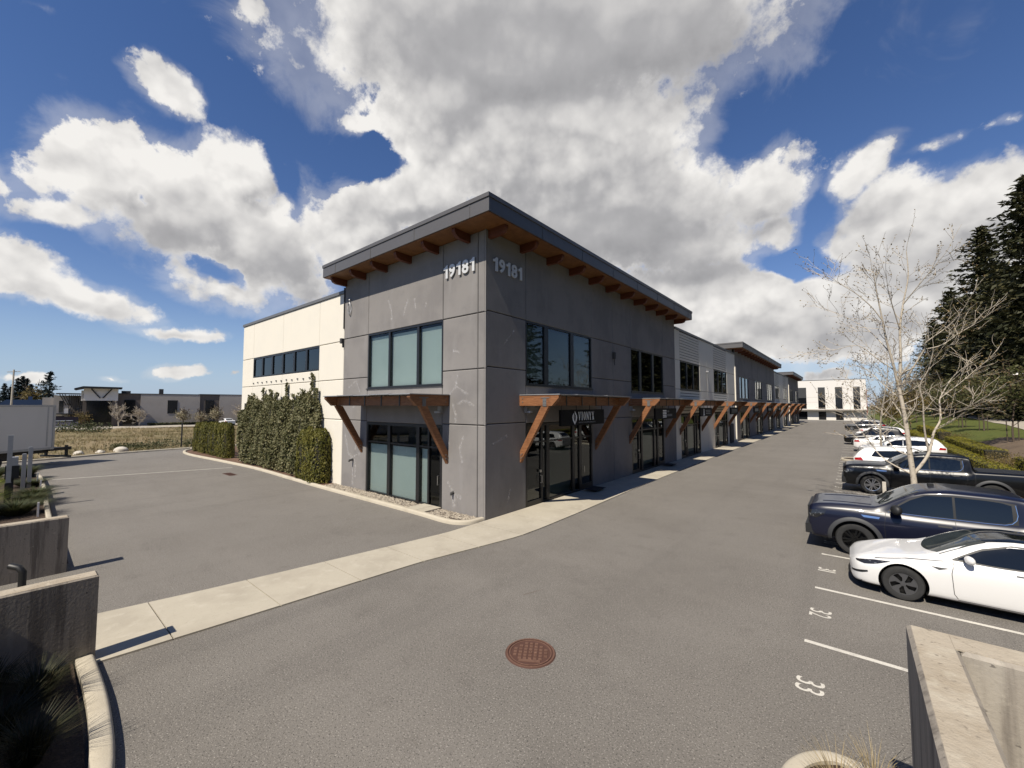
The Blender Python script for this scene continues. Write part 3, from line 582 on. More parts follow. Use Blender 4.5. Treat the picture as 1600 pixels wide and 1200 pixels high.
# ---- house numbers
def text_mesh(txt, size, extrude, xscale=1.0, bold=.006):
    cu = bpy.data.curves.new('t', 'FONT'); cu.body = txt; cu.size = size; cu.extrude = extrude; cu.offset = bold*(1 if bold > .01 else size); cu.resolution_u = 4
    o = bpy.data.objects.new('t', cu); me = bpy.data.meshes.new_from_object(o)
    bpy.data.objects.remove(o); bpy.data.curves.remove(cu)
    if xscale != 1.0:
        for v in me.vertices: v.co.x *= xscale
    return me
def extent(me, i):
    c = [v.co[i] for v in me.vertices]; return min(c), max(c)
def digits(face, u_left, u_right, z0, z1, rot):
    ms = []; adv = 0.0
    for ch in '19181':
        if ch == '1':
            q = MB(); q.prism([(.17, 0), (.29, 0), (.29, .5), (.20, .5), (.155, .445), (.05, .41), (.05, .325), (.17, .335)], 2, -.02, .02); me = q.mesh('one')
        else: me = text_mesh(ch, .7, .02, bold=.022)
        ca, cb = extent(me, 0); c, d = extent(me, 1); ms.append((me, adv-ca, c, d)); adv += (cb-ca) + .075
    sx = (u_right-u_left)/(adv-.075)
    for me, o, c, d in ms:
        for v in me.vertices: v.co = Vector(face(u_left + (v.co.x+o)*sx, z0+(v.co.y-c)/(d-c)*(z1-z0), .05+v.co.z))
        link('house_number', me, MT['numeral'], B)
digits(fA, -2.20, -.52, 8.93, 9.44, 0); digits(fB, .34, 2.02, 8.93, 9.44, 0)
# ---- small fittings: wall lamps, the cable coil under the eave, spout on the cream edge
wl = MB(); wl.tube([(-9.25, -.02, 9.35), (-9.25, -.06, 9.25)], .05, 8)
ring = [(-9.25 + .13*math.sin(t), -.05-.03*math.sin(3*t), 8.85 + .33*math.cos(t)) for t in np.linspace(0, 2*math.pi, 25)]
wl.tube(ring, .018, 6, cap=False); wl.tube([(-9.28 + .10*math.sin(t), -.07, 8.87 + .28*math.cos(t)) for t in np.linspace(.2, 5.9, 22)], .015, 6); wl.build('cable_coil', MT['galv'], B)
sp = MB(); sp.box((-9.95, -.16, 7.15), (-9.78, -.005, 7.4)); sp.box((-9.84, -.09, 6.95), (-9.78, -.01, 7.15)); sp.box((-9.84, -.05, 7.9), (-9.77, -.005, 10.0)); sp.build('downspout', MT['joint'], B)
for face, u in ((fA, -2.32), (fB, 2.32), (fB, 12.3)):
    q = MB(); q.box(face(u-.09, 3.72, .0), face(u+.09, 3.98, .13)); q.tube([face(u, 3.72, .2), face(u, 3.8, .2)], .13, 12); q.build('wall_lamp', MT['galv'], B)
q = MB(); q.box(fB(10.05, 6.55, 0), fB(10.2, 6.9, .14)); q.tube([fB(10.12, 6.55, .1), fB(10.12, 6.2, .1)], .02, 6); q.build('wall_camera', MT['joint'], B)
q = MB(); q.box(fB(28.9, 7.0, 0), fB(29.2, 7.12, .2)); q.tube([fB(29.0, 7.0, .05), fB(29.3, 5.3, .02)], .025, 6); q.build('conduit', MT['galv'], B)
q = MB(); q.box(fB(37.4, .1, .0), fB(38.9, 2.1, .12)); q.build('service_cabinet', MT['joint'], B)
for k in range(12):
    q = MB(); q.box((-21.9+k*.76, -.05, 5.50+.03*(k % 2)), (-21.78+k*.76, -.001, 5.58+.03*(k % 2))); q.build('trellis_bracket', MT['cap'], B)
# white drip marks on the grey paint
def squiggle(mb, face, pts, w0, d=.0016):
    n = len(pts)
    for (a, b_), k in zip(zip(pts[:-1], pts[1:]), range(n)):
        for s in range(6):
            p = [a[i]+(b_[i]-a[i])*s/6 + random.uniform(-.008, .008) for i in (0, 1)]; q_ = [a[i]+(b_[i]-a[i])*(s+1)/6 for i in (0, 1)]
            w = w0*1.7*random.uniform(.35, 1.2); dx, dz = q_[0]-p[0], q_[1]-p[1]; l = math.hypot(dx, dz) or 1; nx, nz = -dz/l*w, dx/l*w
            mb.add([face(p[0]-nx, p[1]-nz, d), face(q_[0]-nx, q_[1]-nz, d), face(q_[0]+nx, q_[1]+nz, d), face(p[0]+nx, p[1]+nz, d)], [(0, 1, 2, 3)]); d += .00002
for pts, w in [([(-6.0, 8.75), (-5.85, 8.45), (-5.75, 8.3), (-5.72, 7.75)], .035), ([(-4.55, 8.55), (-4.7, 8.25), (-4.85, 7.85)], .035), ([(-4.1, 8.5), (-4.0, 8.0)], .03), ([(-3.3, 8.2), (-3.4, 8.05)], .03),
               ([(-1.95, 4.35), (-1.5, 4.75), (-1.1, 4.5), (-.85, 4.42)], .035), ([(-1.45, 4.05), (-1.1, 4.2), (-.55, 4.0)], .04), ([(-1.5, 4.8), (-1.48, 5.15)], .03), ([(-1.7, 4.1), (-1.5, 3.6), (-1.55, 3.36)], .045),
               ([(-1.95, 1.15), (-1.6, .75), (-1.2, .62)], .04), ([(-1.6, .7), (-1.58, .2)], .07), ([(-1.1, 2.9), (-1.3, 2.4), (-1.15, 1.9)], .03), ([(-1.7, 6.1), (-1.3, 6.0)], .04), ([(-2.0, 3.2), (-1.9, 2.5)], .03),
               ([(-8.9, 3.1), (-8.7, 2.7), (-8.3, 2.4), (-8.6, 1.9)], .045), ([(-9.5, 2.6), (-9.2, 1.7), (-8.7, 1.5), (-8.5, 1.2), (-8.55, .6)], .045), ([(-9.1, 1.35), (-8.6, 1.6), (-8.1, 1.75)], .04), ([(-8.75, 1.3), (-8.75, .2)], .05), ([(-9.3, 4.9), (-8.6, 5.2), (-8.2, 4.6)], .035), ([(-8.9, 3.9), (-8.3, 4.2)], .04)]:
    stn = MB(); squiggle(stn, fA, pts, w); stn.build('drip_mark', MT['stain'], B)
for pts, w in [([(1.2, .35), (1.35, .9)], .03), ([(.3, 2.6), (1.2, 2.9)], .03), ([(1.0, 6.3), (1.6, 6.9)], .02)]: stn = MB(); squiggle(stn, fB, pts, w); stn.build('drip_mark', MT['stain'], B)
for x, z, l in ((-8.72, 1.42, .3), (-1.62, .78, .16)):
    q = MB(); q.tube([fA(x, z, 0), fA(x-.02, z-.03, l*.6), fA(x-.02, z-.1, l*.7)], [.06, .05, .035], 8); q.build('hose_bib', MT['joint'], B)
# ---- hanging shop signs
def letters(mb, face, u0, zb, h, d, txt, wsc=.62):
    """high contrast roman capitals"""
    T, t = .125*h, .04*h; u = u0
    def st(p, q_, w): 
        dx, dz = q_[0]-p[0], q_[1]-p[1]
        vs = []
        for dd in (d, d+.008): vs += [face(u+p[0]-w/2, zb+p[1], dd), face(u+p[0]+w/2, zb+p[1], dd), face(u+q_[0]+w/2, zb+q_[1], dd), face(u+q_[0]-w/2, zb+q_[1], dd)]
        mb.add(vs, [(0,1,2,3), (7,6,5,4), (0,4,5,1), (1,5,6,2), (2,6,7,3), (3,7,4,0)])
    def serif(x, z, w=.17): mb.box(face(u+x-w*h/2, zb+z-.012*h, d), face(u+x+w*h/2, zb+z+.022*h, d+.009))
    for ch in txt:
        W = wsc*h
        if ch == 'V': st((T/2, h), (W/2, 0), T); st((W, h), (W/2, 0), t); serif(T/2, h); serif(W, h); 
        elif ch == 'I': W = .25*h; st((W/2, 0), (W/2, h), T); serif(W/2, 0, .24); serif(W/2, h, .24)
        elif ch == 'O':
            n = 20; c = (W/2, h/2)
            for k in range(n):
                a0, a1 = 2*math.pi*k/n, 2*math.pi*(k+1)/n
                P = lambda a, o: (u+c[0]+math.cos(a)*(W/2-(T*.9 if o else 0)), zb+c[1]+math.sin(a)*(h*.52-(t if o else 0)))
                p = [P(a0, 0), P(a1, 0), P(a1, 1), P(a0, 1)]
                mb.add([face(x, z, d+.008) for x, z in p] + [face(x, z, d) for x, z in p], [(0,1,2,3), (0,4,5,1), (2,6,7,3)])
        elif ch == 'N': st((t, 0), (t, h), t); st((t, h), (W, 0), T); st((W, 0), (W, h), t); serif(t, 0); serif(t, h); serif(W, h)
        elif ch == 'Y': st((W/2, 0), (W/2, h*.5), T); st((W/2, h*.45), (T/2, h), T*.9); st((W/2, h*.45), (W, h), t); serif(W/2, 0, .24); serif(T/2, h); serif(W, h)
        elif ch == 'X': st((W-T/2, 0), (T/2, h), T); st((0, 0), (W-T/3, h), t); serif(T/2, h); serif(W-T/2, 0); serif(t, 0); serif(W-T/3, h)
        u += W + .26*h
    return u
def face_text(txt, face, u0, u1, z0, z1, d):
    me = text_mesh(txt, .1, .002); a, b_ = extent(me, 0); c, e = extent(me, 1)
    for v in me.vertices: v.co = Vector(face(u0+(v.co.x-a)/(b_-a)*(u1-u0), z0+(v.co.y-c)/(e-c)*(z1-z0), d+v.co.z))
    return me
def sign_board(u0, u1, label, z0=3.2, z1=3.84, d=1.14, hang=4):
    s = MB(); s.box(fB(u0, z0, d), fB(u1, z1, d+.1))
    o = s.build('shop_sign', MT['signblack']); tag(o, label, 'sign', 'signs hanging under the awnings')
    r = MB()
    for k in range(hang): u = u0+.12 + (u1-u0-.24)*k/(hang-1); r.tube([fB(u, z1-.02, d+.05), fB(u, 4.03, d+.05)], .018, 6)
    r.build('hanger', MT['frame'], o); return o
s1 = sign_board(2.95, 6.55, 'black hanging sign with a flame emblem and VIONYX in white capitals')
lt = MB(); letters(lt, fB, 4.28, 3.405, .335, 1.241, 'VIONYX', .47); lt.build('lettering', MT['signwhite'], s1)
em = MB()
def blob(pts, w):   # flame-leaf emblem halves
    for (a, b_), (ra, rb) in zip(zip(pts[:-1], pts[1:]), zip(w[:-1], w[1:])):
        em.add([fB(a[0]-ra, a[1], 1.2445), fB(a[0]+ra, a[1], 1.2445), fB(b_[0]+rb, b_[1], 1.2445), fB(b_[0]-rb, b_[1], 1.2445)], [(0, 1, 2, 3)])
blob([(3.97, 3.79), (4.03, 3.70), (4.10, 3.60), (4.115, 3.50), (4.07, 3.39), (4.0, 3.26)], [.006, .035, .042, .047, .045, .006])
blob([(3.93, 3.71), (3.86, 3.63), (3.835, 3.53), (3.87, 3.42), (3.94, 3.33), (3.985, 3.25)], [.006, .035, .042, .047, .05, .02])
blob([(3.95, 3.64), (3.98, 3.54), (3.99, 3.44)], [.004, .014, .004])
em.build('emblem', MT['signwhite'], s1)
link('small_lettering', face_text('SPORTS SUPPLEMENTS', fB, 4.30, 5.72, 3.285, 3.335, 1.243), MT['signgrey'], s1)
s2 = sign_board(12.95, 16.6, 'black hanging sign with five white stacked bars as its logo')
e2 = MB()
for k in range(5): e2.box(fB(14.15, 3.30+k*.095, 1.24), fB(14.75, 3.36+k*.095, 1.248))
e2.build('emblem', MT['signwhite'], s2)
e2 = MB()
for k in range(7): e2.box(fB(14.92+k*.12, 3.60, 1.24), fB(14.97+k*.12, 3.72, 1.246)) if k < 3 else None; e2.box(fB(14.92+k*.13, 3.36, 1.24), fB(14.98+k*.13, 3.50, 1.246))
e2.build('lettering', MT['signgrey'], s2)
s3 = sign_board(22.1, 25.4, 'dark hanging sign with a tall white figure one and grey lines, below three pale squares')
e3 = MB(); e3.prism([(22.95, 3.3), (23.15, 3.3), (23.12, 3.75), (22.98, 3.75)], 0, 1.24, 1.248); e3.prism([(22.85, 3.27), (23.25, 3.27), (23.25, 3.32), (22.85, 3.32)], 0, 1.2405, 1.249); e3.build('emblem', MT['signwhite'], s3)
e3 = MB(); [e3.box(fB(23.55, 3.38+k*.12, 1.24), fB(24.9, 3.43+k*.12, 1.246)) for k in range(3)]; e3.build('lettering', MT['signgrey'], s3)
s4 = sign_board(32.1, 35.4, 'dark hanging sign showing grey lines of lettering under the second cream bay')
e3 = MB(); [e3.box(fB(32.6, 3.38+k*.12, 1.24), fB(34.9, 3.43+k*.12, 1.246)) for k in range(3)]; e3.build('lettering', MT['signgrey'], s4)
for n, (u, lab) in enumerate(((44.2, 'grey lettered sign under the first awning of the second grey block'), (54.4, 'grey lettered sign under the middle awning of the second grey block'), (64.6, 'grey lettered sign under the last awning of the second grey block'))):
    s5 = sign_board(u, u+3.2, lab); e3 = MB(); e3.box(fB(u+.5, 3.35, 1.24), fB(u+2.7, 3.68, 1.246)); e3.build('lettering', MT['signgrey'], s5)
for y, lab in ((7.0, 'black door mat before the storefront nearest the corner'), (17.3, 'black door mat before the second storefront from the corner')):
    q = MB(); q.box((.06, y-.5, .0), (.72, y+.45, .015)); tag(q.build('door_mat', MT['mat'], loc=(.12, 0, .124)), lab, 'door mat', 'door mats on the sidewalk')
# ------------------------------------------------------------------ ground, paving, kerbs, markings
def sheet(name, poly, z, mat, kind='structure', th=None):
    m = MB()
    if th: m.prism(poly, 2, z-th, z)
    else: m.add([(x, y, z) for x, y in poly], [tuple(range(len(poly)))])
    return tag(m.build(name, mat), kind=kind)
sheet('distant_land', [(-3500, -3500), (3500, -3500), (3500, 3500), (-3500, 3500)], -.30, MT['farland'])
sheet('asphalt_lot', [(-34.8, -24), (15.3, -24), (15.3, 133), (-37.9, 133), (-37.9, 1), (-37.3, -4.5), (-36.0, -9)], 0, MT['asphalt'])
def smooth_line(pts, n=8, closed=False):
    P = [Vector((*p, 0)) if len(p) == 2 else Vector(p) for p in pts]; out = []
    for i in range(len(P)-1):
        a, b, c, d = P[max(i-1, 0)], P[i], P[i+1], P[min(i+2, len(P)-1)]
        for k in range(n):
            t = k/n; out.append(.5*((2*b) + (c-a)*t + (2*a-5*b+4*c-d)*t*t + (3*b-a-3*c+d)*t**3))
    out.append(P[-1]); return out
def kerb(pts, w=.16, h=.14, mat='kerb', n=6, wob=0.):
    """rolled concrete kerb; w lies to the left of the direction of travel"""
    L_ = smooth_line(pts, n); m = MB(); prof = [(0, -.05), (0, h*.72), (.025, h*.95), (.05, h), (w-.02, h), (w, h*.93), (w, -.05)]
    vs = []; k = len(prof)
    for i, p in enumerate(L_):
        d = (L_[min(i+1, len(L_)-1)] - L_[max(i-1, 0)]).normalized(); nrm = Vector((-d.y, d.x, 0))
        for o, z in prof: q = p + nrm*(o + random.uniform(-wob, wob)); vs.append((q.x, q.y, z))
    fs = [(i*k+j, i*k+j+1, (i+1)*k+j+1, (i+1)*k+j) for i in range(len(L_)-1) for j in range(k-1)]
    fs += [tuple(range(k)), tuple((len(L_)-1)*k+j for j in range(k-1, -1, -1))]
    m.add(vs, fs); return tag(m.build('kerb', MT[mat], smooth=40), kind='structure')
# sidewalk slabs with joints; inner and outer edge follow the frontage
IN = [(-1.75, -12), (-1.35, -9.44), (-1.03, -8), (-.71, -6.2), (-.32, -3.8), (.0, -1.75), (.012, -.9), (.012, 0), (.012, 112)]
OUT = [(.5, -12), (.78, -9.44), (.93, -8), (1.10, -6.2), (1.33, -3.8), (1.75, -1.75), (1.97, -.6), (2.0, .5), (1.95, 3), (1.72, 9), (1.58, 20), (1.52, 112)]
def xat(line, y):
    for (x0, y0), (x1, y1) in zip(line[:-1], line[1:]):
        if y0 <= y <= y1: return x0 + (x1-x0)*(y-y0)/(y1-y0)
    return line[-1][0]
sw = MB(); y = -12.0; SWZ = .03
while y < 112:
    y2 = y + (1.655 if y < 30 else 3.31)
    ys = np.linspace(y+.011, y2-.011, 5)
    vs = [(xat(IN, t), t, z) for z in (-.03, SWZ) for t in ys] + [(xat(OUT, t), t, z) for z in (-.03, SWZ) for t in ys]
    n = 5
    fs = [(n+i, n+i+1, 3*n+i+1, 3*n+i) for i in range(n-1)] + [(i, i+1, n+i+1, n+i) for i in range(n-1)] + [(2*n+i, 3*n+i, 3*n+i+1, 2*n+i+1) for i in range(n-1)] + [(0, n, 3*n, 2*n), (n-1, 3*n-1, 4*n-1, 2*n-1)]
    sw.add(vs, fs); y = y2
tag(sw.build('sidewalk', MT['walk']), kind='structure')
# planting strip along the end wall
kerb([(-36.3, 3.5), (-36.3, .6), (-35.4, -.75), (-32, -1.3), (-25.8, -.98), (-19.5, -.68), (-14, -.82), (-10, -.92), (-3, -.98), (-1.1, -1.05), (-.42, -.92), (-.08, -.55), (-.02, -.02)], .17, .13)
sheet('mulch_bed', [(-36.15, 3.4), (-36.1, .4), (-35, -.7), (-32, -1.15), (-25.8, -.8), (-19.5, -.5), (-14, -.65), (-10, -.75), (-10, -.03), (-24.1, -.03), (-24.1, 3.4)], .07, MT['soil'])
sheet('gravel_base', [(-10, -.78), (-3, -.83), (-1.1, -.9), (-.5, -.78), (-.18, -.45), (-.1, -.02), (-10, -.02)], .06, MT['mulch'])
def pebbles(n, pos, smin, smax, name, mat):
    base = np.array([(1,0,0),(.3,.9,0),(-.8,.6,0),(-.8,-.6,0),(.3,-.95,0),(.1,.05,.75),(.5,.1,.55),(-.4,.2,.6)]); F = [(0,1,6),(1,7,6),(1,2,7),(2,3,7),(3,4,7),(4,6,7),(4,0,6),(6,7,5)]
    vs = []; fs = []
    for i in range(n):
        x, y, z = pos(); a = random.uniform(0, 6.28); s = random.uniform(smin, smax); e = random.uniform(.6, 1.); c, d = math.cos(a), math.sin(a); b0 = len(vs)
        for p in base: vs.append((x+s*(p[0]*c-p[1]*d*e), y+s*(p[0]*d+p[1]*c*e), z+s*p[2]*.8))
        fs += [tuple(b0+k for k in f) for f in F]
    me = bpy.data.meshes.new(name); me.from_pydata(vs, [], fs); me.shade_smooth(); return tag(link(name, me, mat), kind='stuff')
def gpos():
    while True:
        x = random.uniform(-10.3, -.2)
        if -3.35 < x < -2.25: continue
        return x, random.uniform(-.76, -.05) if x < -1 else random.uniform(-.6, -.05), .055 + random.uniform(0, .035)
pebbles(3600, gpos, .02, .055, 'gravel', MT['pebble'])
m = MB(); m.box((-3.3, -.82, .0), (-2.75, -.01, .125)); m.box((-2.735, -.84, 0), (-2.28, -.01, .125)); tag(m.build('door_slab', MT['walk']), kind='structure')
# markings: stall lines, stencilled stall numbers
Z = .005
ml = MB()
def line(x0, y0, x1, y1, w=.10):
    d = Vector((x1-x0, y1-y0, 0)).normalized(); n = Vector((-d.y, d.x, 0))*w/2
    ml.add([(x0-n.x, y0-n.y, Z), (x1-n.x, y1-n.y, Z), (x1+n.x, y1+n.y, Z), (x0+n.x, y0+n.y, Z)], [(0, 1, 2, 3)])
STALL = [-1.85 + 2.665*k for k in range(34)]
for k, yy in enumerate(STALL):
    line(9.19, yy, 14.9, yy)
line(-23.6, -9.0, -21.2, -1.3, .10); line(2.4, 91.0, 9.1, 91.4, .12)
tag(ml.build('stall_lines', MT['paintline']), kind='structure')
nums = MB()
def stencil(num, x0, x1, yc):
    """stencilled figures read by a driver turning in: they stand along +X and run toward -Y"""
    H = x1-x0; W = .155
    for i, ch in enumerate(str(num)):
        me = text_mesh(ch, .5, 0, bold=.002); a, b_ = extent(me, 0); c, d = extent(me, 1); y0 = yc + .17 - i*.20; w = W if ch != '1' else .06
        nums.add([(x0+(v.co.y-c)/(d-c)*H, y0-(v.co.x-a)/(b_-a)*w, Z) for v in me.vertices], [tuple(p.vertices) for p in me.polygons])
for k in range(0, 14): stencil(33-k, 9.18, 9.52, -3.2 + 2.665*k)
tag(nums.build('stall_numbers', MT['paintline']), kind='structure')
# a rust streak and oil spots on the asphalt
st = MB()
for (x0, y0, x1, y1, w) in ((4.45, -3.55, 4.62, -3.05, .012),):
    n = 8
    for i in range(n):
        a, b_ = i/n, (i+1)/n; wa, wb = w*(1-a*.8), w*(1-b_*.8)
        xa, ya, xb, yb = x0+(x1-x0)*a, y0+(y1-y0)*a, x0+(x1-x0)*b_, y0+(y1-y0)*b_
        st.add([(xa-wa, ya, .004), (xa+wa, ya, .004), (xb+wb, yb, .004), (xb-wb, yb, .004)], [(0, 1, 2, 3)])
tag(st.build('rust_streaks', pbr('faint_rust', (.125, .095, .078), .9)), kind='structure')
# manhole cover
mh = empty('manhole_cover', (5.79, -5.105, 0), R(32)); tag(mh, 'round rusty iron manhole cover with a raised grid of squares, set in the asphalt', 'manhole cover')
c = MB(); c.lathe([(0, .004), (.315, .004), (.325, .010), (.345, .010), (.345, .003), (.362, .003), (.362, .012), (.395, .012), (.41, .001)], 48); c.build('cover', MT['rustdark'], mh, smooth=30)
c = MB(); s = .082
for i in range(-5, 6):
    for j in range(-5, 6):
        x, y = i*s, j*s
        if math.hypot(abs(x)+.028, abs(y)+.028) < .314 and not (i == 0 and j == 0) and not (j == -3 and abs(i) < 3):
            c.prism([(x-.026, y-.026), (x+.026, y-.026), (x+.026, y+.026), (x-.026, y+.026)], 2, .003, .013)
c.lathe([(.012, .014), (.03, .014), (.03, .004)], 12); c.lathe([(.327, .0105), (.327, .014), (.343, .014), (.343, .0105)], 48); c.lathe([(.37, .0115), (.37, .015), (.392, .015), (.392, .0115)], 48)
c.box((-.17, -.247, .004), (.17, -.19, .010)); c.build('raised_pattern', MT['rust'], mh)
q = MB(); q.box((-18.9, -2.5, .003), (-17.6, -2.1, .010)); [q.box((-18.85+k*.1, -2.47, .01), (-18.8+k*.1, -2.13, .016)) for k in range(12)]
tag(q.build('drain_grate', MT['rustdark']), 'dark iron drain grate in the asphalt by the cedar bed kerb', 'drain')
# ------------------------------------------------------------------ near left: twin concrete wing walls, planters and kerbs
def wallblock(label, x0, x1, y0, y1, z0, z1, sl=0.0):
    m = MB(); ch = .02; t0, t1 = z1+sl, z1
    m.add([(x0,y0,z0),(x1,y0,z0),(x1,y1,z0),(x0,y1,z0),(x0,y0,t0-ch),(x1,y0,t0-ch),(x1,y1,t1-ch),(x0,y1,t1-ch),(x0+ch,y0+ch,t0),(x1-ch,y0+ch,t0),(x1-ch,y1-ch,t1),(x0+ch,y1-ch,t1)],
          [(0,3,2,1),(8,9,10,11)] + [(k,(k+1)%4,(k+1)%4+4,k+4) for k in range(4)] + [(k+4,(k+1)%4+4,(k+1)%4+8,k+8) for k in range(4)])
    o = empty('concrete_wall'); tag(o, label, 'wall')
    m.build('wall', MT['oldconc'], o)
    c = MB(); c.box((x0+ch+.004, y0+ch, z1-.01), (x1-ch-.004, y1-ch-.004, z1+.004)); 
    if not sl: c.build('top_face', MT['conctop'], o)
    return o
wallblock('streaked concrete wing wall in the near corner, beside the end of the sidewalk', .36, .67, -14, -9.62, -.2, 1.33)
wallblock('shorter looking concrete wing wall behind the near one, with a black pipe before it', -5.1, -4.80, -14, -9.60, -.2, 1.31)
p = MB(); p.tube([(-2.05, -10.35, -.1), (-2.05, -10.35, .92), (-2.08, -10.4, 1.0), (-2.2, -10.5, 1.03)], .055, 12); o = tag(p.build('pipe_post', MT['black'], smooth=50), 'black bent pipe standing between the two concrete wing walls', 'pipe')
kerb([(5.2, -11.3), (4.9, -10.35), (4.0, -9.82), (2.4, -9.64), (.70, -9.63)], .21, .15)
sheet('planter_soil', [(.68, -9.86), (2.4, -9.9), (3.4, -9.95), (4.1, -10.15), (4.6, -10.6), (4.8, -13), (.68, -13)], .10, MT['mulch'])
m = MB()
for x0, x1, y in ((-1.9, .3, -13.2),): m.box((-4.79, -14, -.2), (.35, -12.9, 1.15))
m.box((-6.5, -15.2, -.2), (9.0, -14.02, 1.15)); 
o = tag(m.build('stair_landing', MT['oldconc']), 'concrete stair landing between the wing walls', 'landing')
# unseen concrete masses behind the lens, added to cast shade on the near bed
m = MB(); m.box((-6.5, -15.6, 0), (13, -15.22, 2.9)); m.box((.72, -14.01, -.2), (9.0, -11.75, 2.42))
tag(m.build('concrete_wall', MT['oldconc']), 'unseen concrete mass added behind the near planting bed to cast shade', 'wall')
# near right: corner of a stairwell wall
m = empty('concrete_wall'); tag(m, 'worn corner of a thick concrete stairwell wall in the near right, lit on top', 'wall')
def wl_block(x0, x1, y0, y1, z1):
    w = MB(); ch = .025
    w.add([(x0,y0,-.1),(x1,y0,-.1),(x1,y1,-.1),(x0,y1,-.1),(x0,y0,z1-ch),(x1,y0,z1-ch),(x1,y1,z1-ch),(x0,y1,z1-ch),(x0+ch,y0+ch,z1),(x1-ch,y0+ch,z1),(x1-ch,y1-ch,z1),(x0+ch,y1-ch,z1)],
          [(0,3,2,1),(8,9,10,11)] + [(k,(k+1)%4,(k+1)%4+4,k+4) for k in range(4)] + [(k+4,(k+1)%4+4,(k+1)%4+8,k+8) for k in range(4)])
    return w
wl_block(10.23, 10.50, -9.5, -5.83, 2.2).build('side_wall', MT['oldconc'], m); wl_block(10.503, 15.2, -6.13, -5.83, 2.199).build('front_wall', MT['oldconc'], m)
c = MB(); c.box((10.258, -9.4, 2.19), (10.472, -5.858, 2.203)); c.box((10.474, -6.10, 2.19), (15.1, -5.858, 2.2035)); c.build('top_face', MT['conctop'], m)
c = MB(); c.box((10.51, -9.5, -.1), (15.2, -6.14, .02)); tag(c.build('stairwell_floor', MT['oldconc']), kind='structure')
kerb([(10.2, -4.62), (9.9, -4.58), (9.6, -4.62), (9.36, -4.85), (9.22, -5.2), (9.18, -5.8), (9.18, -9)], .16, .14)
sheet('planter_soil', [(10.2, -4.75), (9.7, -4.75), (9.45, -4.95), (9.36, -5.3), (9.34, -9), (10.2, -9)], .1, MT['mulch'])
# planter on the far left
kerb([(-4.85, -9.62), (-12.6, -9.53), (-17.6, -9.42), (-22, -9.36), (-24.6, -9.42), (-25.5, -9.85), (-25.75, -10.6), (-25.75, -12)], .14, .26)
sheet('planter_soil', [(-5.1, -9.55), (-12.6, -9.5), (-17.6, -9.4), (-22, -9.33), (-24.5, -9.42), (-25.4, -9.9), (-25.6, -12), (-25.6, -16), (-5.1, -16)], .12, MT['mulch'])
# far kerb, verge and field on the left
kerb([(-33.5, -24), (-34.8, -14), (-36.0, -8.4), (-37.3, -4.2), (-37.8, .3), (-37.9, 6), (-37.9, 60)], .18, .14)
def terrain(name, x0, x1, y0, y1, nx, ny, zf, mat, kind='structure'):
    xs, ys = np.linspace(x0, x1, nx), np.linspace(y0, y1, ny)
    vs = [(x, y, zf(x, y)) for y in ys for x in xs]; fs = [(j*nx+i, j*nx+i+1, (j+1)*nx+i+1, (j+1)*nx+i) for j in range(ny-1) for i in range(nx-1)]
    me = bpy.data.meshes.new(name); me.from_pydata(vs, [], fs); me.shade_smooth(); return tag(link(name, me, mat), kind=kind)
def fieldz(x, y): return .05 + .12*math.sin(x*.21+y*.13) + .09*math.sin(x*.5-y*.37) + .05*math.sin(y*.9)
def fedge(y): return -34.9 - (max(-24, min(y, 0))+24)*.125
ny, nx = 60, 40; vs = []
for j in range(ny):
    y = -24 + 100*j/(ny-1)
    for i in range(nx):
        x = fedge(y)-.15 - 46*i/(nx-1); vs.append((x, y, .1 if i == 0 else fieldz(x, y)))
me = bpy.data.meshes.new('dry_field'); me.from_pydata(vs, [], [(j*nx+i, j*nx+i+1, (j+1)*nx+i+1, (j+1)*nx+i) for j in range(ny-1) for i in range(nx-1)]); me.shade_smooth(); tag(link('dry_field', me, MT['field']), kind='structure')
# right side: hedge bank, lawn rising to a path
def bankz(x, y):
    s = min(max((x-15.45)/4.5, 0), 1); s = s*s*(3-2*s)
    return .12 + 1.35*s + max(0, x-19.95)*.055 + .03*math.sin(x*1.3+y*.4)
terrain('lawn', 15.32, 75, -30, 210, 60, 160, bankz, MT['lawn'])
m = MB(); L1 = [(21.8, 36), (22.8, 52), (24.0, 63), (26.2, 100), (27.5, 133)]; L2 = [(24.6, 36), (25.6, 52), (26.8, 63), (29.2, 100), (30.5, 133)]
pts = [(np.interp(y, [p[1] for p in L1], [p[0] for p in L1]), np.interp(y, [p[1] for p in L2], [p[0] for p in L2]), y) for y in np.linspace(36, 133, 40)]
vs = []
for a, b_, y in pts: vs += [(a, y, bankz(a, y)+.05), (b_, y, bankz(b_, y)+.05)]
m.add(vs, [(2*i, 2*i+1, 2*i+3, 2*i+2) for i in range(len(pts)-1)]); tag(m.build('path', MT['path']), kind='structure')
def patch(name, cx, cy, rx, ry, mat, dz=.03):
    vs = [(cx, cy, bankz(cx, cy)+dz)]; n = 40; rings = 6
    for r in range(1, rings+1):
        for k in range(n):
            a = 2*math.pi*k/n; f = r/rings*(1+.12*math.sin(3*a+cx)+.07*math.sin(7*a)); x, y = cx+rx*f*math.cos(a), cy+ry*f*math.sin(a); vs.append((x, y, bankz(x, y)+dz))
    fs = [(0, 1+k, 1+(k+1) % n) for k in range(n)] + [(1+(r-1)*n+k, 1+r*n+k, 1+r*n+(k+1) % n, 1+(r-1)*n+(k+1) % n) for r in range(1, rings) for k in range(n)]
    me = bpy.data.meshes.new(name); me.from_pydata(vs, [], fs); me.shade_smooth(); return tag(link(name, me, mat), kind='structure')
patch('bare_earth', 18.6, 32, 2.0, 9.5, MT['dirt']); patch('bare_earth', 18.0, 18, 1.6, 5, MT['dirt'])
kerb([(15.3, 133), (15.3, 60), (15.3, 10), (15.3, -5)], .15, .14)
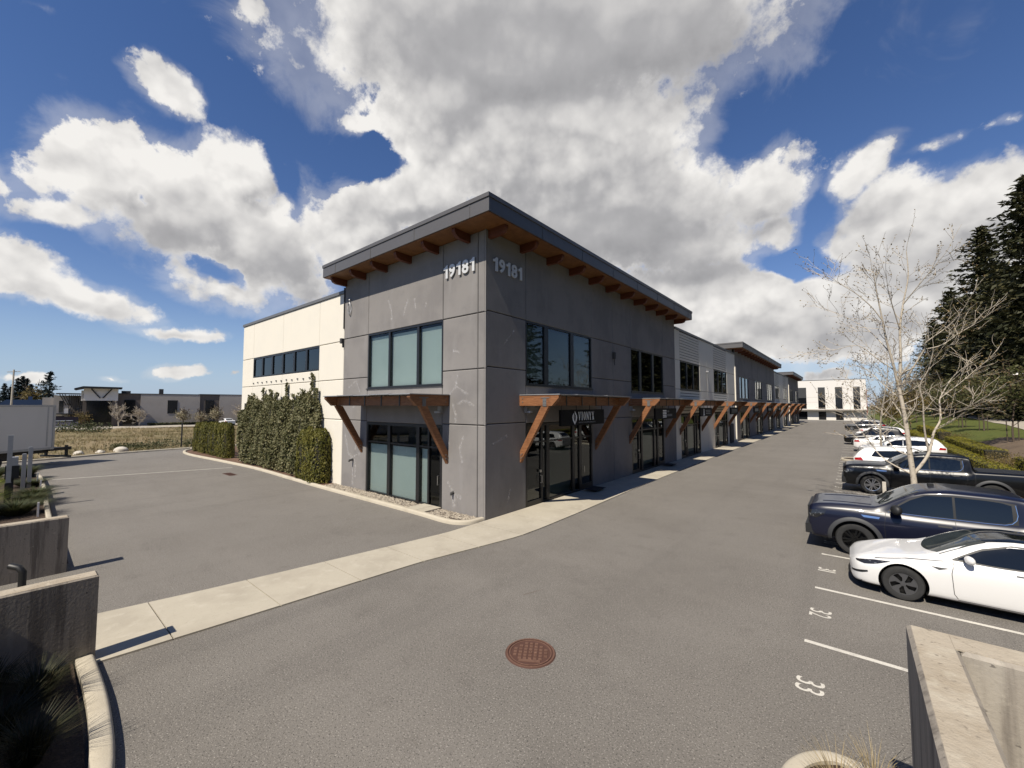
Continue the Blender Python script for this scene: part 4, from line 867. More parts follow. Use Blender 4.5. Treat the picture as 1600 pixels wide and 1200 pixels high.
# planted islands between the stalls
def island(y0, y1, x0=9.55):
    r = (y1-y0)/2-.05; yc = (y0+y1)/2
    pts = [(15.2, y1-.05), (x0+r+.3, y1-.05)] + [(x0+r - r*math.sin(t), yc + r*math.cos(t)) for t in np.linspace(0, math.pi, 9)] + [(x0+r+.3, y0+.05), (15.2, y0+.05)]
    kerb(pts, .15, .14, n=3); sheet('island_soil', [(a if a < 14 else 15.2, b_*.86 + yc*.14) for a, b_ in pts], .09, MT['mulch'])
island(STALL[4]-.0, STALL[5], 9.9); island(STALL[11], STALL[12], 9.2)
# ------------------------------------------------------------------ vehicles: bodies lofted from side profiles, wheel arches cut out
def pchip(xs, ys):
    xs, ys = np.array(xs, float), np.array(ys, float); h = np.diff(xs); d = np.diff(ys)/h; m = np.zeros(len(xs))
    for i in range(1, len(xs)-1):
        if d[i-1]*d[i] > 0: w1, w2 = 2*h[i]+h[i-1], h[i]+2*h[i-1]; m[i] = (w1+w2)/(w1/d[i-1]+w2/d[i])
    m[0], m[-1] = d[0], d[-1]
    def f(x):
        x = np.clip(x, xs[0], xs[-1]); i = np.clip(np.searchsorted(xs, x)-1, 0, len(xs)-2); t = (x-xs[i])/h[i]
        return (2*t**3-3*t**2+1)*ys[i] + (t**3-2*t**2+t)*h[i]*m[i] + (-2*t**3+3*t**2)*ys[i+1] + (t**3-t**2)*h[i]*m[i+1]
    return f
class Body:
    def __init__(s, sp, nx=110, nr=26):
        s.sp = sp; F = {k: pchip([p[0] for p in sp[k]], [p[1] for p in sp[k]]) for k in ('zb', 'zs', 'zt', 'w', 'ws', 'wt')}; s.F = F
        Ln = sp['L']; xs = np.unique(np.concatenate([np.linspace(0, Ln, nx), np.linspace(0, .3, 12), np.linspace(Ln-.25, Ln, 8), np.array(sp.get('xtra', []))])); s.xs = xs
        G = []
        for x in xs:
            zb, zs, zt, w, ws, wt = [float(F[k](x)) for k in ('zb', 'zs', 'zt', 'w', 'ws', 'wt')]
            d = zt-zs; dn = zs-zb
            P = [(w*.90, zb), (w*.965, zb+.07*dn), (w*.99, zb+.25*dn), (w, zb+.52*dn), (w*.995, zb+.72*dn), ((w+ws)/2+.004, zb+.90*dn), (ws, zs), (ws-(ws-wt)*.38, zs+.40*d), (ws-(ws-wt)*.74, zs+.74*d), (wt, zs+.90*d), (wt*.86, zs+.965*d), (wt*.5, zt-.005*d), (0, zt)]
            P = np.array(P); seg = np.concatenate([[0], np.cumsum(np.hypot(*np.diff(P, axis=0).T)+1e-4)]); seg /= seg[-1]
            # smooth through control points
            t = np.linspace(0, 1, nr); T = np.linspace(0, 1, len(P)); u = np.interp(t, seg, T)
            fy, fz = pchip(T, P[:, 0]), pchip(T, P[:, 1])
            # keep control-point spacing so shoulder lines run straight along the car
            uu = np.linspace(0, 1, nr); G.append(np.stack([fy(uu), fz(uu)], 1))
        s.G = np.array(G)
    def ring(s, x):
        i = int(np.clip(np.searchsorted(s.xs, x)-1, 0, len(s.xs)-2)); t = (x-s.xs[i])/(s.xs[i+1]-s.xs[i]); return s.G[i]*(1-t)+s.G[i+1]*t
    def y_at(s, x, z):
        r = s.ring(x); k = int(len(r)*.87); return float(np.interp(z, r[:k, 1], r[:k, 0]))
    def z_at(s, x, y):
        r = s.ring(x); k = int(len(r)*.42); q = r[k:][::-1]; return float(np.interp(abs(y), q[:, 0], q[:, 1]))
    def mesh(s):
        xs, G = s.xs, s.G; n = G.shape[1]; ring = 2*n-1; vs = []; 
        for i, x in enumerate(xs):
            g = G[i]; vs += [(x, -p[0], p[1]) for p in g] + [(x, p[0], p[1]) for p in g[-2::-1]]
        fs = []
        for i in range(len(xs)-1):
            for j in range(ring): k = (j+1) % ring; fs.append((i*ring+j, (i+1)*ring+j, (i+1)*ring+k, i*ring+k))
        m = len(xs)-1
        for base, rev in ((0, False), (m*ring, True)):
            for j in range(n-1):
                a, b_, c, d = base+j, base+j+1, base+ring-2-j, base+ring-1-j
                if j == n-2: f = (a, b_, c) if b_ != c else (a, b_, d)
                f = (a, b_, c, d) if b_ != c else (a, b_, d)
                fs.append(f if not rev else f[::-1])
        me = bpy.data.meshes.new('body'); me.from_pydata(vs, [], fs); me.update()
        bm = bmesh.new(); bm.from_mesh(me); bmesh.ops.recalc_face_normals(bm, faces=bm.faces); bm.to_mesh(me); bm.free(); return me
    def side(s, mb, bot, top, off=.004, n=18, m=5, sides=(-1, 1), thick=0):
        """patch between two (x,z) polylines laid on the flank"""
        def rs(p, n):
            p = np.array(p, float); d = np.concatenate([[0], np.cumsum(np.hypot(*np.diff(p, axis=0).T))]); t = np.linspace(0, d[-1], n); return np.stack([np.interp(t, d, p[:, 0]), np.interp(t, d, p[:, 1])], 1)
        A, B_ = rs(bot, n), rs(top, n)
        for sd in sides:
            vs = []
            for k in range(m):
                for q in A*(1-k/(m-1)) + B_*(k/(m-1)): vs.append((q[0], sd*(s.y_at(q[0], q[1])+off), q[1]))
            fs = [(k*n+i, k*n+i+1, (k+1)*n+i+1, (k+1)*n+i) for k in range(m-1) for i in range(n-1)]
            mb.add(vs, fs)
    def strip(s, mb, pts, w, off=.003, sides=(-1, 1), n=24):
        """thin seam line along (x,z) points"""
        p = np.array(pts, float); d = np.concatenate([[0], np.cumsum(np.hypot(*np.diff(p, axis=0).T))]); t = np.linspace(0, d[-1], n); p = np.stack([np.interp(t, d, p[:, 0]), np.interp(t, d, p[:, 1])], 1)
        tg = np.gradient(p, axis=0); tg /= np.hypot(*tg.T)[:, None]; nn = np.stack([-tg[:, 1], tg[:, 0]], 1)*w/2
        s.side(mb, p-nn, p+nn, off, n, 2, sides)
    def top(s, mb, x0f, x1f, yb, off=.004, n=18, m=12, lift=1.):
        """patch on the upper surface between x0f(y) and x1f(y) for |y| <= yb(x fraction)"""
        vs = []
        for k in range(m):
            v = k/(m-1)
            for i in range(n):
                u = -1 + 2*i/(n-1); y0, y1 = yb; y = u*(y0+(y1-y0)*v); x = x0f(u)*(1-v)+x1f(u)*v
                vs.append((x-off*.6, y, s.z_at(x, y)+off))
        mb.add(vs, [(k*n+i, k*n+i+1, (k+1)*n+i+1, (k+1)*n+i) for k in range(m-1) for i in range(n-1)])
def cylinder_cut(x, z, r, y0, y1):
    m = MB(); n = 40; vs = [(x+r*math.cos(2*math.pi*k/n), y, z+r*math.sin(2*math.pi*k/n)) for y in (y0, y1) for k in range(n)]
    m.add(vs, [tuple(range(n)), tuple(range(2*n-1, n-1, -1))] + [(k, k+n, (k+1) % n+n, (k+1) % n) for k in range(n)]); return m
def wheel(parent, x, y, r, w, sd, style, mat):
    """tyre with rim as its child; sd = -1 near side"""
    t = MB(); hw = w/2
    t.lathe([(r*.66, -hw*.9), (r*.80, -hw), (r*.93, -hw*.95), (r*.985, -hw*.72), (r, -hw*.4), (r, hw*.4), (r*.985, hw*.72), (r*.93, hw*.95), (r*.80, hw), (r*.66, hw*.9)], 36, 'y')
    ty = t.build('wheel', MT['rubber'], parent, (x, y, r), smooth=35)
    m = MB(); R_ = r*.67; o = sd*hw*.80
    m.lathe([(0, o*.35), (R_*.93, o*.35), (R_*.97, o), (R_, o*1.08), (R_*.99, o*.3)], 32, 'y', mi=0)
    c = Vector((0, o*.98, 0))
    if style == 'cover':
        for k in range(5):      # flat aero cover: five broad blades with dark slots between
            a = 2*math.pi*k/5+.3; pts = []
            for rr, da in ((.16, -.50), (.55, -.46), (.96, -.40), (.98, 0), (.96, .40), (.55, .10), (.16, .3)): pts.append((R_*rr*math.cos(a+da), R_*rr*math.sin(a+da)))
            m.add([(p[0], o*1.0, p[1]) for p in pts] + [(p[0], o*.7, p[1]) for p in pts], [tuple(range(7))] + [(i, (i+1) % 7, (i+1) % 7+7, i+7) for i in range(7)], 1)
        m.lathe([(0, o*1.06), (R_*.2, o*1.04), (R_*.22, o*.9)], 20, 'y', mi=1); m.lathe([(R_*.90, o*1.02), (R_*.985, o*1.03), (R_*.985, o*.9), (R_*.90, o*.9)], 36, 'y', mi=1)
    else:
        nsp = 6 if style == 'six' else 5
        for k in range(nsp):
            for da in ((-.16, .16) if style == 'six' else (0,)):
                a = 2*math.pi*k/nsp + .2; p = Vector((R_*.16*math.cos(a+da*1.8), o*1.0, R_*.16*math.sin(a+da*1.8))); q = Vector((R_*.95*math.cos(a+da), o*.96, R_*.95*math.sin(a+da)))
                m.bar(p, q, R_*(.13 if style == 'six' else .24), abs(o)*.4, mi=1, up=(0, 1, 0))
        m.lathe([(0, o*1.05), (R_*.2, o*1.03), (R_*.24, o*.8)], 16, 'y', mi=1); m.lathe([(R_*.9, o*1.0), (R_*.99, o*1.06), (R_*.99, o*.8), (R_*.9, o*.8)], 36, 'y', mi=1)
    m.build('rim', [MT['rimblack'], mat], ty, smooth=35)
    return ty
def make_car(name, sp, paint, label, X, Y, tail_out=False, group='cars parked in the front row'):
    """nose of the car at x=0 of its own frame"""
    b = Body(sp, sp.get('nx', 110)); root = empty(name); tag(root, label, sp['cat'], group)
    Ln = sp['L']
    if tail_out: root.location = (X+Ln, Y, 0); root.rotation_euler = (0, 0, math.pi)
    else: root.location = (X, Y, 0)
    me = b.mesh(); body = link('body', me, [MT[paint], MT['trim']])
    r, tw = sp['r'], sp['tw']; W = sp['W']/2; ar = sp['arch']
    for x in sp['axles']:
        for sd in (-1, 1):
            cut = cylinder_cut(x, r+.015, ar, sd*(W+.2), sd*(W-.36)).build('cut', MT['trim'])
            md = body.modifiers.new('b', 'BOOLEAN'); md.object = cut; md.solver = 'EXACT'; md.operation = 'DIFFERENCE'
            dg = bpy.context.evaluated_depsgraph_get(); nm = bpy.data.meshes.new_from_object(body.evaluated_get(dg)); body.modifiers.clear(); old = body.data; body.data = nm
            bpy.data.objects.remove(cut)
    body.parent = root
    me = body.data
    me.materials.clear(); me.materials.append(MT[paint]); me.materials.append(MT['trim'])
    mi = np.zeros(len(me.polygons), np.int32)
    for p in me.polygons:      # inside of the arches and the underside are black
        c = p.center
        for x in sp['axles']:
            if math.hypot(c.x-x, c.z-r-.015) < ar+.012 and abs(c.y) < b.y_at(c.x, max(c.z, .2))-.012: mi[p.index] = 1
        if p.normal.z < -.75 and c.z < .45: mi[p.index] = 1
    me.polygons.foreach_set('material_index', mi); me.shade_smooth(); me.set_sharp_from_angle(angle=R(32))
    for x in sp['axles']:
        for sd in (-1, 1): wheel(root, x, sd*(W-.02-tw/2), r, tw, sd, sp['rim'], MT[sp['rimmat']])
    # glazing
    for nm_, bot, top_ in sp['windows']:
        for sd in (-1, 1): g = MB(); b.side(g, bot, top_, .006, 22, 6, (sd,)); g.build('side_window', MT['carglass'], root, smooth=60)
    if 'trimwin' in sp:
        for sd in (-1, 1): g = MB(); b.side(g, *sp['trimwin'], .003, 26, 4, (sd,)); g.build('window_trim', MT[sp.get('trimmat', 'trim')], root, smooth=60)
    if 'beltchrome' in sp:
        for sd in (-1, 1):
            g = MB()
            for l in sp['beltchrome']: b.strip(g, l, .011, .009, (sd,))
            g.build('belt_moulding', MT['chrome'], root, smooth=60)
    for nm_, xa, xb, yb, mt in sp['tops']:
        g = MB(); b.top(g, xa, xb, yb, .006); g.build(nm_, MT[mt], root, smooth=60)
    for sd in (-1, 1):
        g = MB()
        for l in sp['seams']: b.strip(g, l, .010, .0025, (sd,))
        g.build('door_seam', MT['trim'], root, smooth=60)
    for nm_, bot, top_, mt in sp['patches']:
        for sd in (-1, 1):
            g = MB(); b.side(g, bot, top_, .007, 10, 4, (sd,)); g.build(nm_, MT[mt], root, smooth=60)
    if 'flare' in sp:
        for x in sp['axles']:
            for sd in (-1, 1):
                g = MB(); vs = []; n = 26
                for k in range(n):
                    a = -.12 + (math.pi+.24)*k/(n-1)
                    for rr, oo in ((ar-.012, .012), (ar-.01, .038), (ar+.05, .036), (ar+.085, .004)):
                        px, pz = x+rr*math.cos(a), r+.015+rr*math.sin(a)*1.0; vs.append((px, sd*(b.y_at(px, max(pz, .32))+oo), pz))
                g.add(vs, [(k*4+j, k*4+j+1, (k+1)*4+j+1, (k+1)*4+j) for k in range(n-1) for j in range(3)]); g.build('arch_trim', MT[sp['flare']], root, smooth=50)
    for nm_, boxes, mt in sp['boxes']:
        g = MB()
        for q in boxes: g.box(*q)
        me2 = g.mesh(nm_); bm = bmesh.new(); bm.from_mesh(me2); bmesh.ops.bevel(bm, geom=bm.edges[:], offset=.012, segments=2, affect='EDGES'); bm.to_mesh(me2); bm.free(); me2.shade_smooth(); me2.set_sharp_from_angle(angle=R(30))
        link(nm_, me2, MT[mt], root)
    # mirrors
    mx, mz, ms, mmat = sp['mirror']
    for sd in (-1, 1):
        yb = b.y_at(mx, mz-.03); g = MB(); rings = []
        for t, (rx, rz, ox) in zip((0.06, .08, .13, .19, .24, .27), ((.03, .02, 0), (.055, .065, 0), (.075, .085, .01), (.075, .085, .02), (.06, .07, .03), (.02, .03, .04))):
            rings.append([(mx+ox+rx*ms*math.cos(a), sd*(yb+t*ms), mz+rz*ms*math.sin(a)) for a in np.linspace(0, 2*math.pi, 13)[:-1]])
        vs = [p for q in rings for p in q]; n = 12
        g.add(vs, [(i*n+k, i*n+(k+1) % n, (i+1)*n+(k+1) % n, (i+1)*n+k) for i in range(5) for k in range(n)] + [tuple(range(n)), tuple(5*n+k for k in range(n))])
        g.bar((mx, sd*(yb-.02), mz-.05), (mx+.01, sd*(yb+.10*ms), mz-.03), .05, .035)
        g.build('mirror', MT[mmat], root, smooth=50)
    if 'extra' in sp: sp['extra'](b, root, paint)
    return root
lin = lambda a, b_=0.: (lambda u: a + b_*u*u)
def sedan():
    L_ = 4.69
    sp = dict(cat='car', L=L_, W=1.85, r=.335, tw=.235, arch=.385, axles=(.845, 3.72), rim='cover', rimmat='rimdark',
      zb=[(0,.30),(.06,.20),(.35,.17),(1,.18),(3.6,.19),(4.4,.24),(L_,.36)],
      zs=[(0,.56),(.10,.645),(.35,.72),(.9,.835),(1.5,.90),(2.4,.935),(3.6,.985),(4.3,1.03),(4.62,1.02),(L_,.90)],
      zt=[(0,.58),(.10,.665),(.35,.76),(.75,.865),(1.17,.945),(1.30,1.0),(1.62,1.18),(1.95,1.335),(2.2,1.405),(2.5,1.440),(2.8,1.44),(3.2,1.39),(3.65,1.27),(4.1,1.135),(4.4,1.085),(4.62,1.05),(L_,.92)],
      w=[(0,.50),(.05,.66),(.15,.79),(.35,.875),(.7,.92),(1.2,.918),(2.4,.915),(3.7,.925),(4.2,.90),(4.5,.83),(4.63,.74),(L_,.62)],
      ws=[(0,.44),(.05,.58),(.15,.69),(.35,.765),(.75,.815),(1.2,.815),(2.0,.835),(3.0,.84),(3.7,.82),(4.3,.76),(4.6,.68),(L_,.55)],
      wt=[(0,.36),(.15,.5),(.4,.6),(.9,.66),(1.25,.66),(1.8,.60),(2.3,.575),(2.9,.56),(3.6,.55),(4.2,.60),(4.6,.58),(L_,.48)],
      windows=[('f', [(1.66,.985),(2.1,.975),(2.60,.985)], [(1.66,1.0),(2.0,1.20),(2.35,1.315),(2.60,1.335)]), ('r', [(2.67,.985),(3.2,1.01),(3.85,1.07)], [(2.67,1.335),(2.9,1.325),(3.35,1.235),(3.85,1.085)])],
      trimwin=([(1.58,.955),(2.2,.95),(3.2,.985),(3.95,1.06)], [(1.58,.975),(1.98,1.225),(2.38,1.35),(2.75,1.36),(3.2,1.30),(3.95,1.085)]),
      tops=[('windscreen', lin(1.22, .20), lin(2.02, .05), (.70, .575), 'wsglass'), ('glass_roof', lin(2.0, .05), lin(3.1), (.56, .52), 'carglass'), ('rear_window', lin(3.14), lin(4.0, -.08), (.52, .52), 'wsglass')],
      seams=[[(1.60,.94),(1.55,.72),(1.57,.34),(1.62,.26)], [(2.64,.97),(2.66,.6),(2.70,.26)], [(3.42,.62),(3.6,.98)], [(1.62,.235),(2.4,.235),(3.3,.235)], [(.42,.74),(.9,.845),(1.45,.915)]],
      patches=[('headlight', [(.12,.605),(.25,.595),(.42,.635),(.66,.735)], [(.10,.635),(.24,.675),(.42,.715),(.66,.742)], 'darklamp'),
               ('intake', [(.035,.36),(.2,.40),(.30,.445)], [(.025,.40),(.18,.445),(.295,.475)], 'trim'),
               ('tail_light', [(4.35,.86),(4.62,.82)], [(4.42,.96),(4.64,.93)], 'redlamp'), ('fender_vent', [(1.28,.795),(1.38,.755),(1.50,.80)], [(1.28,.80),(1.4,.80),(1.50,.806)], 'trim'),
               ('door_handle', [(2.38,.865),(2.58,.868)], [(2.38,.885),(2.58,.888)], 'greytrim'), ('door_handle', [(3.30,.885),(3.5,.89)], [(3.30,.905),(3.5,.91)], 'greytrim'), ('sill', [(1.3,.185),(2.4,.185),(3.25,.19)], [(1.3,.205),(2.4,.205),(3.25,.21)], 'trim')],
      boxes=[('lower_intake', [((-.004,-.52,.30),(.08,.52,.42))], 'trim')], mirror=(1.78, 1.035, .92, 'pw'))
    def extra(b, root, paint):
        g = MB(); n = 14; vs = []     # lower lip wrapping the nose
        for k in range(n):
            y = -.80+1.6*k/(n-1); x = .01 + .22*(abs(y)/.80)**3; vs += [(x, y, .19), (x-.05, y, .205), (x+.03, y, .30)]
        g.add(vs, [(k*3+j, k*3+j+1, k*3+4+j, k*3+3+j) for k in range(n-1) for j in range(2)]); g.build('front_lip', MT['trim'], root)
        mm = MB()
        for sd in (-1, 1): yb = b.y_at(1.78, 1.0); mm.bar((1.80, sd*(yb-.02), .965), (1.80, sd*(yb+.13), 1.005), .12, .03)
        mm.build('mirror_base', MT['trim'], root)
    sp['extra'] = extra
    return sp
def pickup(L_=5.9, W=2.06, H=1.92, rimmat='rimblack', dark=True, bedcover=True, flare='greytrim', paint='pn'):
    hw = W/2
    ws_ = hw*.90
    sp = dict(cat='pickup truck', L=L_, W=W, r=.42, tw=.28, arch=.50, axles=(.98, L_-1.22), rim='six', rimmat=rimmat, xtra=list(np.linspace(1.30,1.5,6))+list(np.linspace(3.98,4.22,10)),
      zb=[(0,.42),(.10,.36),(1,.34),(L_-1,.36),(L_,.5)],
      zs=[(0,1.10),(.06,1.155),(.4,1.195),(1.35,1.225),(2.2,1.215),(3.9,1.235),(4.2,1.25),(L_-.05,1.27),(L_,1.24)],
      zt=[(0,1.14),(.06,1.225),(.3,1.285),(.9,1.325),(1.36,1.335),(1.48,1.37),(1.85,1.60),(2.2,1.80),(2.45,1.875),(2.9,H),(3.6,H-.01),(3.95,H-.04),(4.06,1.84),(4.14,1.50),(4.19,1.31),(4.4,1.30),(L_-.05,1.30),(L_,1.26)],
      w=[(0,hw*.93),(.05,hw*.965),(.2,hw*.99),(.5,hw),(L_-.3,hw),(L_,hw*.97)],
      ws=[(0,hw*.84),(.08,hw*.90),(.4,hw*.93),(1.3,hw*.915),(2,ws_),(3.9,ws_),(4.2,hw*.95),(L_,hw*.94)],
      wt=[(0,hw*.80),(.2,hw*.84),(1.36,hw*.83),(1.9,hw*.79),(2.4,hw*.765),(3.9,hw*.755),(4.12,hw*.78),(4.25,hw*.86),(L_,hw*.86)],
      windows=[('f', [(1.72,1.27),(2.2,1.265),(2.84,1.275)], [(1.72,1.30),(2.10,1.60),(2.38,1.745),(2.84,1.775)]), ('r', [(2.885,1.275),(3.4,1.28),(3.66,1.30),(3.78,1.36)], [(2.885,1.775),(3.4,1.765),(3.64,1.745),(3.78,1.70)])],
      trimwin=([(1.64,1.245),(2.2,1.24),(3.3,1.25),(3.86,1.29)], [(1.64,1.27),(2.07,1.63),(2.37,1.78),(2.9,1.81),(3.5,1.795),(3.86,1.74)]),
      tops=[('windscreen', lin(1.44, .16), lin(2.24, .03), (hw*.77, hw*.68), 'wsglass'), ('rear_window', lin(4.07), lin(4.13), (hw*.6, hw*.6), 'carglass')],
      beltchrome=[[(1.66,1.255),(2.3,1.25),(3.4,1.262),(3.7,1.275),(3.82,1.34),(3.86,1.5),(3.84,1.72)]],
      seams=[[(1.62,1.24),(1.58,.9),(1.60,.52),(1.7,.45)], [(2.865,1.25),(2.86,.8),(2.88,.46)], [(3.93,1.25),(3.94,.9),(3.78,.6)], [(4.16,1.25),(4.16,.5)], [(.42,1.165),(1.0,1.19),(1.55,1.225)], [(1.7,.46),(2.8,.46),(3.7,.47)]],
      patches=[('headlight', [(.01,.90),(.16,.88),(.34,1.0)], [(.01,1.07),(.16,1.10),(.40,1.13)], 'darklamp'), ('fender_vent', [(1.18,1.06),(1.48,1.055)], [(1.12,1.115),(1.50,1.105)], 'chrome'), ('tail_light', [(L_-.28,.86),(L_-.02,.86)], [(L_-.22,1.19),(L_-.02,1.19)], 'redlamp'),
               ('door_handle', [(2.56,1.05),(2.80,1.055)], [(2.56,1.09),(2.80,1.095)], 'trim'), ('door_handle', [(3.50,1.06),(3.74,1.065)], [(3.50,1.10),(3.74,1.105)], 'trim')],
      boxes=[('grille', [((-.045,-hw*.72,.70),(.07,hw*.72,1.15))], 'trim'), ('bumper', [((-.10,-hw*.95,.42),(.16,hw*.95,.68))], 'trim'), ('running_board', [((1.55,-hw+.02,.33),(L_-1.85,-hw+.16,.38)), ((1.55,hw-.16,.33),(L_-1.85,hw-.02,.38))], 'trim'),
             ('rear_bumper', [((L_-.06,-hw*.9,.48),(L_+.12,hw*.9,.68))], 'chrome')],
      mirror=(1.80, 1.36, 1.45, 'trim'), flare=flare)
    def extra(b, root, paint):
        g = MB()
        for k in range(5): g.box((-.045, -hw*.66, .76+k*.068), (-.02, hw*.66, .78+k*.068))
        g.build('grille_bar', MT['chrome' if not dark else 'greytrim'], root)
        g = MB(); b.top(g, lin(4.3), lin(L_-.06), (hw*.80, hw*.80), .012); g.build('bed_cover', MT['trim'], root, smooth=60)
        g = MB()     # raised centre of the bonnet, wipers
        for sd in (-1, 1):
            g = MB(); vs = []
            for k in range(14):
                x = .30 + 1.05*k/13; y = sd*hw*(.50+.06*k/13)
                for o, dz in ((-.018, .002), (0, .012), (.018, .002)): vs.append((x, y+o, b.z_at(x, y+o)+dz))
            g.add(vs, [(k*3+j, k*3+j+1, k*3+j+4, k*3+j+3) for k in range(13) for j in (0, 1)]); g.build('bonnet_crease', MT[paint], root, smooth=80)
        g = MB(); 
        for y in (-.5, .15): g.bar((1.50, y, b.z_at(1.5, y)+.02), (1.72, y+.52, b.z_at(1.72, y+.52)+.03), .02, .02)
        g.build('wiper', MT['trim'], root)
        g = MB()
        for sd in (-1, 1): yb = b.y_at(1.8, 1.3); g.bar((1.80, sd*(yb-.03), 1.30), (1.84, sd*(yb+.18), 1.33), .09, .05)
        g.build('mirror_arm', MT['trim'], root)
        g = MB(); g.box((2.50, -.06, H-.03), (2.62, .06, H+.035)); g.build('roof_antenna', MT['trim'], root)
    sp['extra'] = extra
    return sp
def suv(L_=4.65, W=1.85, H=1.66, cat='suv', rimmat='rimsilver', wagon=True, clad='trim'):
    hw = W/2; e = L_
    sp = dict(cat=cat, L=L_, W=W, r=.35, tw=.235, arch=.405, axles=(.88, e-1.02), rim='five', rimmat=rimmat, nx=80,
      zb=[(0,.36),(.1,.26),(.5,.22),(e-.6,.23),(e,.42)], zs=[(0,.72),(.1,.83),(.4,.90),(1.1,.96),(2,.99),(e-.8,1.05),(e-.15,1.08),(e,1.0)],
      zt=[(0,.74),(.1,.86),(.4,.955),(.85,1.02),(1.12,1.06),(1.3,1.14),(1.7,1.41),(2.0,1.57),(2.3,H-.02),(2.9,H),(e-.9,H-.04),(e-.5,H-.12),(e-.22,1.32),(e-.08,1.12),(e,1.02)] if wagon else
         [(0,.70),(.1,.80),(.4,.89),(.85,.97),(1.12,1.01),(1.3,1.08),(1.7,1.30),(2.0,H-.07),(2.3,H-.01),(2.8,H),(e-1.5,H-.06),(e-1.1,1.28),(e-.75,1.14),(e-.15,1.10),(e,.98)],
      w=[(0,hw*.72),(.05,hw*.82),(.2,hw*.93),(.5,hw*.99),(1,hw),(e-.8,hw),(e-.2,hw*.95),(e,hw*.82)], ws=[(0,hw*.66),(.1,hw*.8),(.4,hw*.88),(1.1,hw*.9),(e-.8,hw*.9),(e-.2,hw*.86),(e,hw*.74)],
      wt=[(0,hw*.55),(.2,hw*.66),(1.1,hw*.72),(1.8,hw*.68),(2.3,hw*.66),(e-.7,hw*.64),(e-.25,hw*.66),(e,hw*.6)],
      windows=[('f', [(1.55,1.03),(2.0,1.03),(2.48,1.04)], [(1.55,1.05),(1.85,1.30),(2.1,1.42),(2.48,1.475 if wagon else H-.12)]), ('r', [(2.54,1.04),(3.0,1.06),(e-.78 if wagon else e-1.25,1.11)], [(2.54,1.475 if wagon else H-.12),(3.0,1.47 if wagon else H-.13),(e-.95 if wagon else e-1.5,1.42 if wagon else 1.26)])],
      tops=[('windscreen', lin(1.22, .14), lin(1.98, .04), (hw*.72, hw*.62), 'wsglass'), ('rear_window', lin(e-.46) if wagon else lin(e-1.42), lin(e-.14) if wagon else lin(e-.80), (hw*.56, hw*.58), 'carglass')],
      seams=[[(1.50,1.0),(1.48,.6),(1.55,.34)], [(2.51,1.03),(2.52,.36)], [(3.35,1.05),(3.4,.8)]],
      patches=[('headlight', [(.06,.70),(.2,.69),(.5,.78)], [(.05,.76),(.2,.80),(.52,.84)], 'lamp'), ('tail_light', [(e-.42,.86),(e-.04,.86)], [(e-.34,1.04),(e-.04,.98)], 'redlamp'), ('door_handle', [(2.25,.91),(2.43,.91)], [(2.25,.935),(2.43,.935)], 'chrome'), ('sill', [(1.3,.25),(e-1.5,.26)], [(1.3,.33),(e-1.5,.34)], clad)],
      boxes=[('grille', [((-.02,-hw*.5,.50),(.06,hw*.5,.70))], 'trim'), ('licence_plate', [((e-.04,-.18,.62),(e+.005,.18,.74))], 'signwhite')], mirror=(1.66, 1.10, 1., 'trim'))
    return sp
YC = lambda k: (STALL[k]+STALL[k+1])/2
make_car('parked_car', sedan(), 'pw', 'white electric sedan with black glass roof and dark wheel covers, nearest in the row', 9.80, 2.09)
make_car('pickup_truck', pickup(), 'pn', 'dark navy crew cab pickup with black wheels, parked beside the white sedan', 8.92, 4.86)
make_car('pickup_truck', pickup(5.85, 2.0, 1.92, 'rimsilver', False, True, 'greytrim', 'pb'), 'pb', 'black pickup with bright silver wheels and a covered bed, behind the young bare tree', 9.58, 15.35)
make_car('parked_car', suv(4.72, 1.82, 1.66, 'car', 'rimsilver', True), 'pw', 'white hatchback reversed into its stall beside the black pickup, red tail lamp showing', 9.95, 21.6, True)
make_car('parked_car', suv(4.75, 1.88, 1.70), 'pw', 'white sport utility car parked nose out just beyond the second planted island', 10.3, 32.2)
make_car('parked_car', suv(4.5, 1.80, 1.46, 'car', 'rimsilver', False), 'pw', 'low white saloon reversed in past the white sport utility car', 10.0, 37.3, True)
make_car('parked_car', suv(4.7, 1.94, 1.86, 'suv', 'rimblack'), 'pb', 'black off road car with tall wheels, nose out in the middle of the far row', 9.25, 45.4)
make_car('parked_car', suv(4.4, 1.82, 1.62), 'pw', 'white compact sport utility car beyond the black off road car', 10.2, 53.4)
make_car('parked_car', suv(4.6, 1.84, 1.46, 'car', 'rimsilver', False), 'pw', 'small white saloon in the far part of the row', 10.6, 58.7, True)
make_car('parked_car', suv(5.0, 1.95, 1.8), 'pg', 'dark grey sport utility car, last of the row before the white building', 9.0, 77.4)
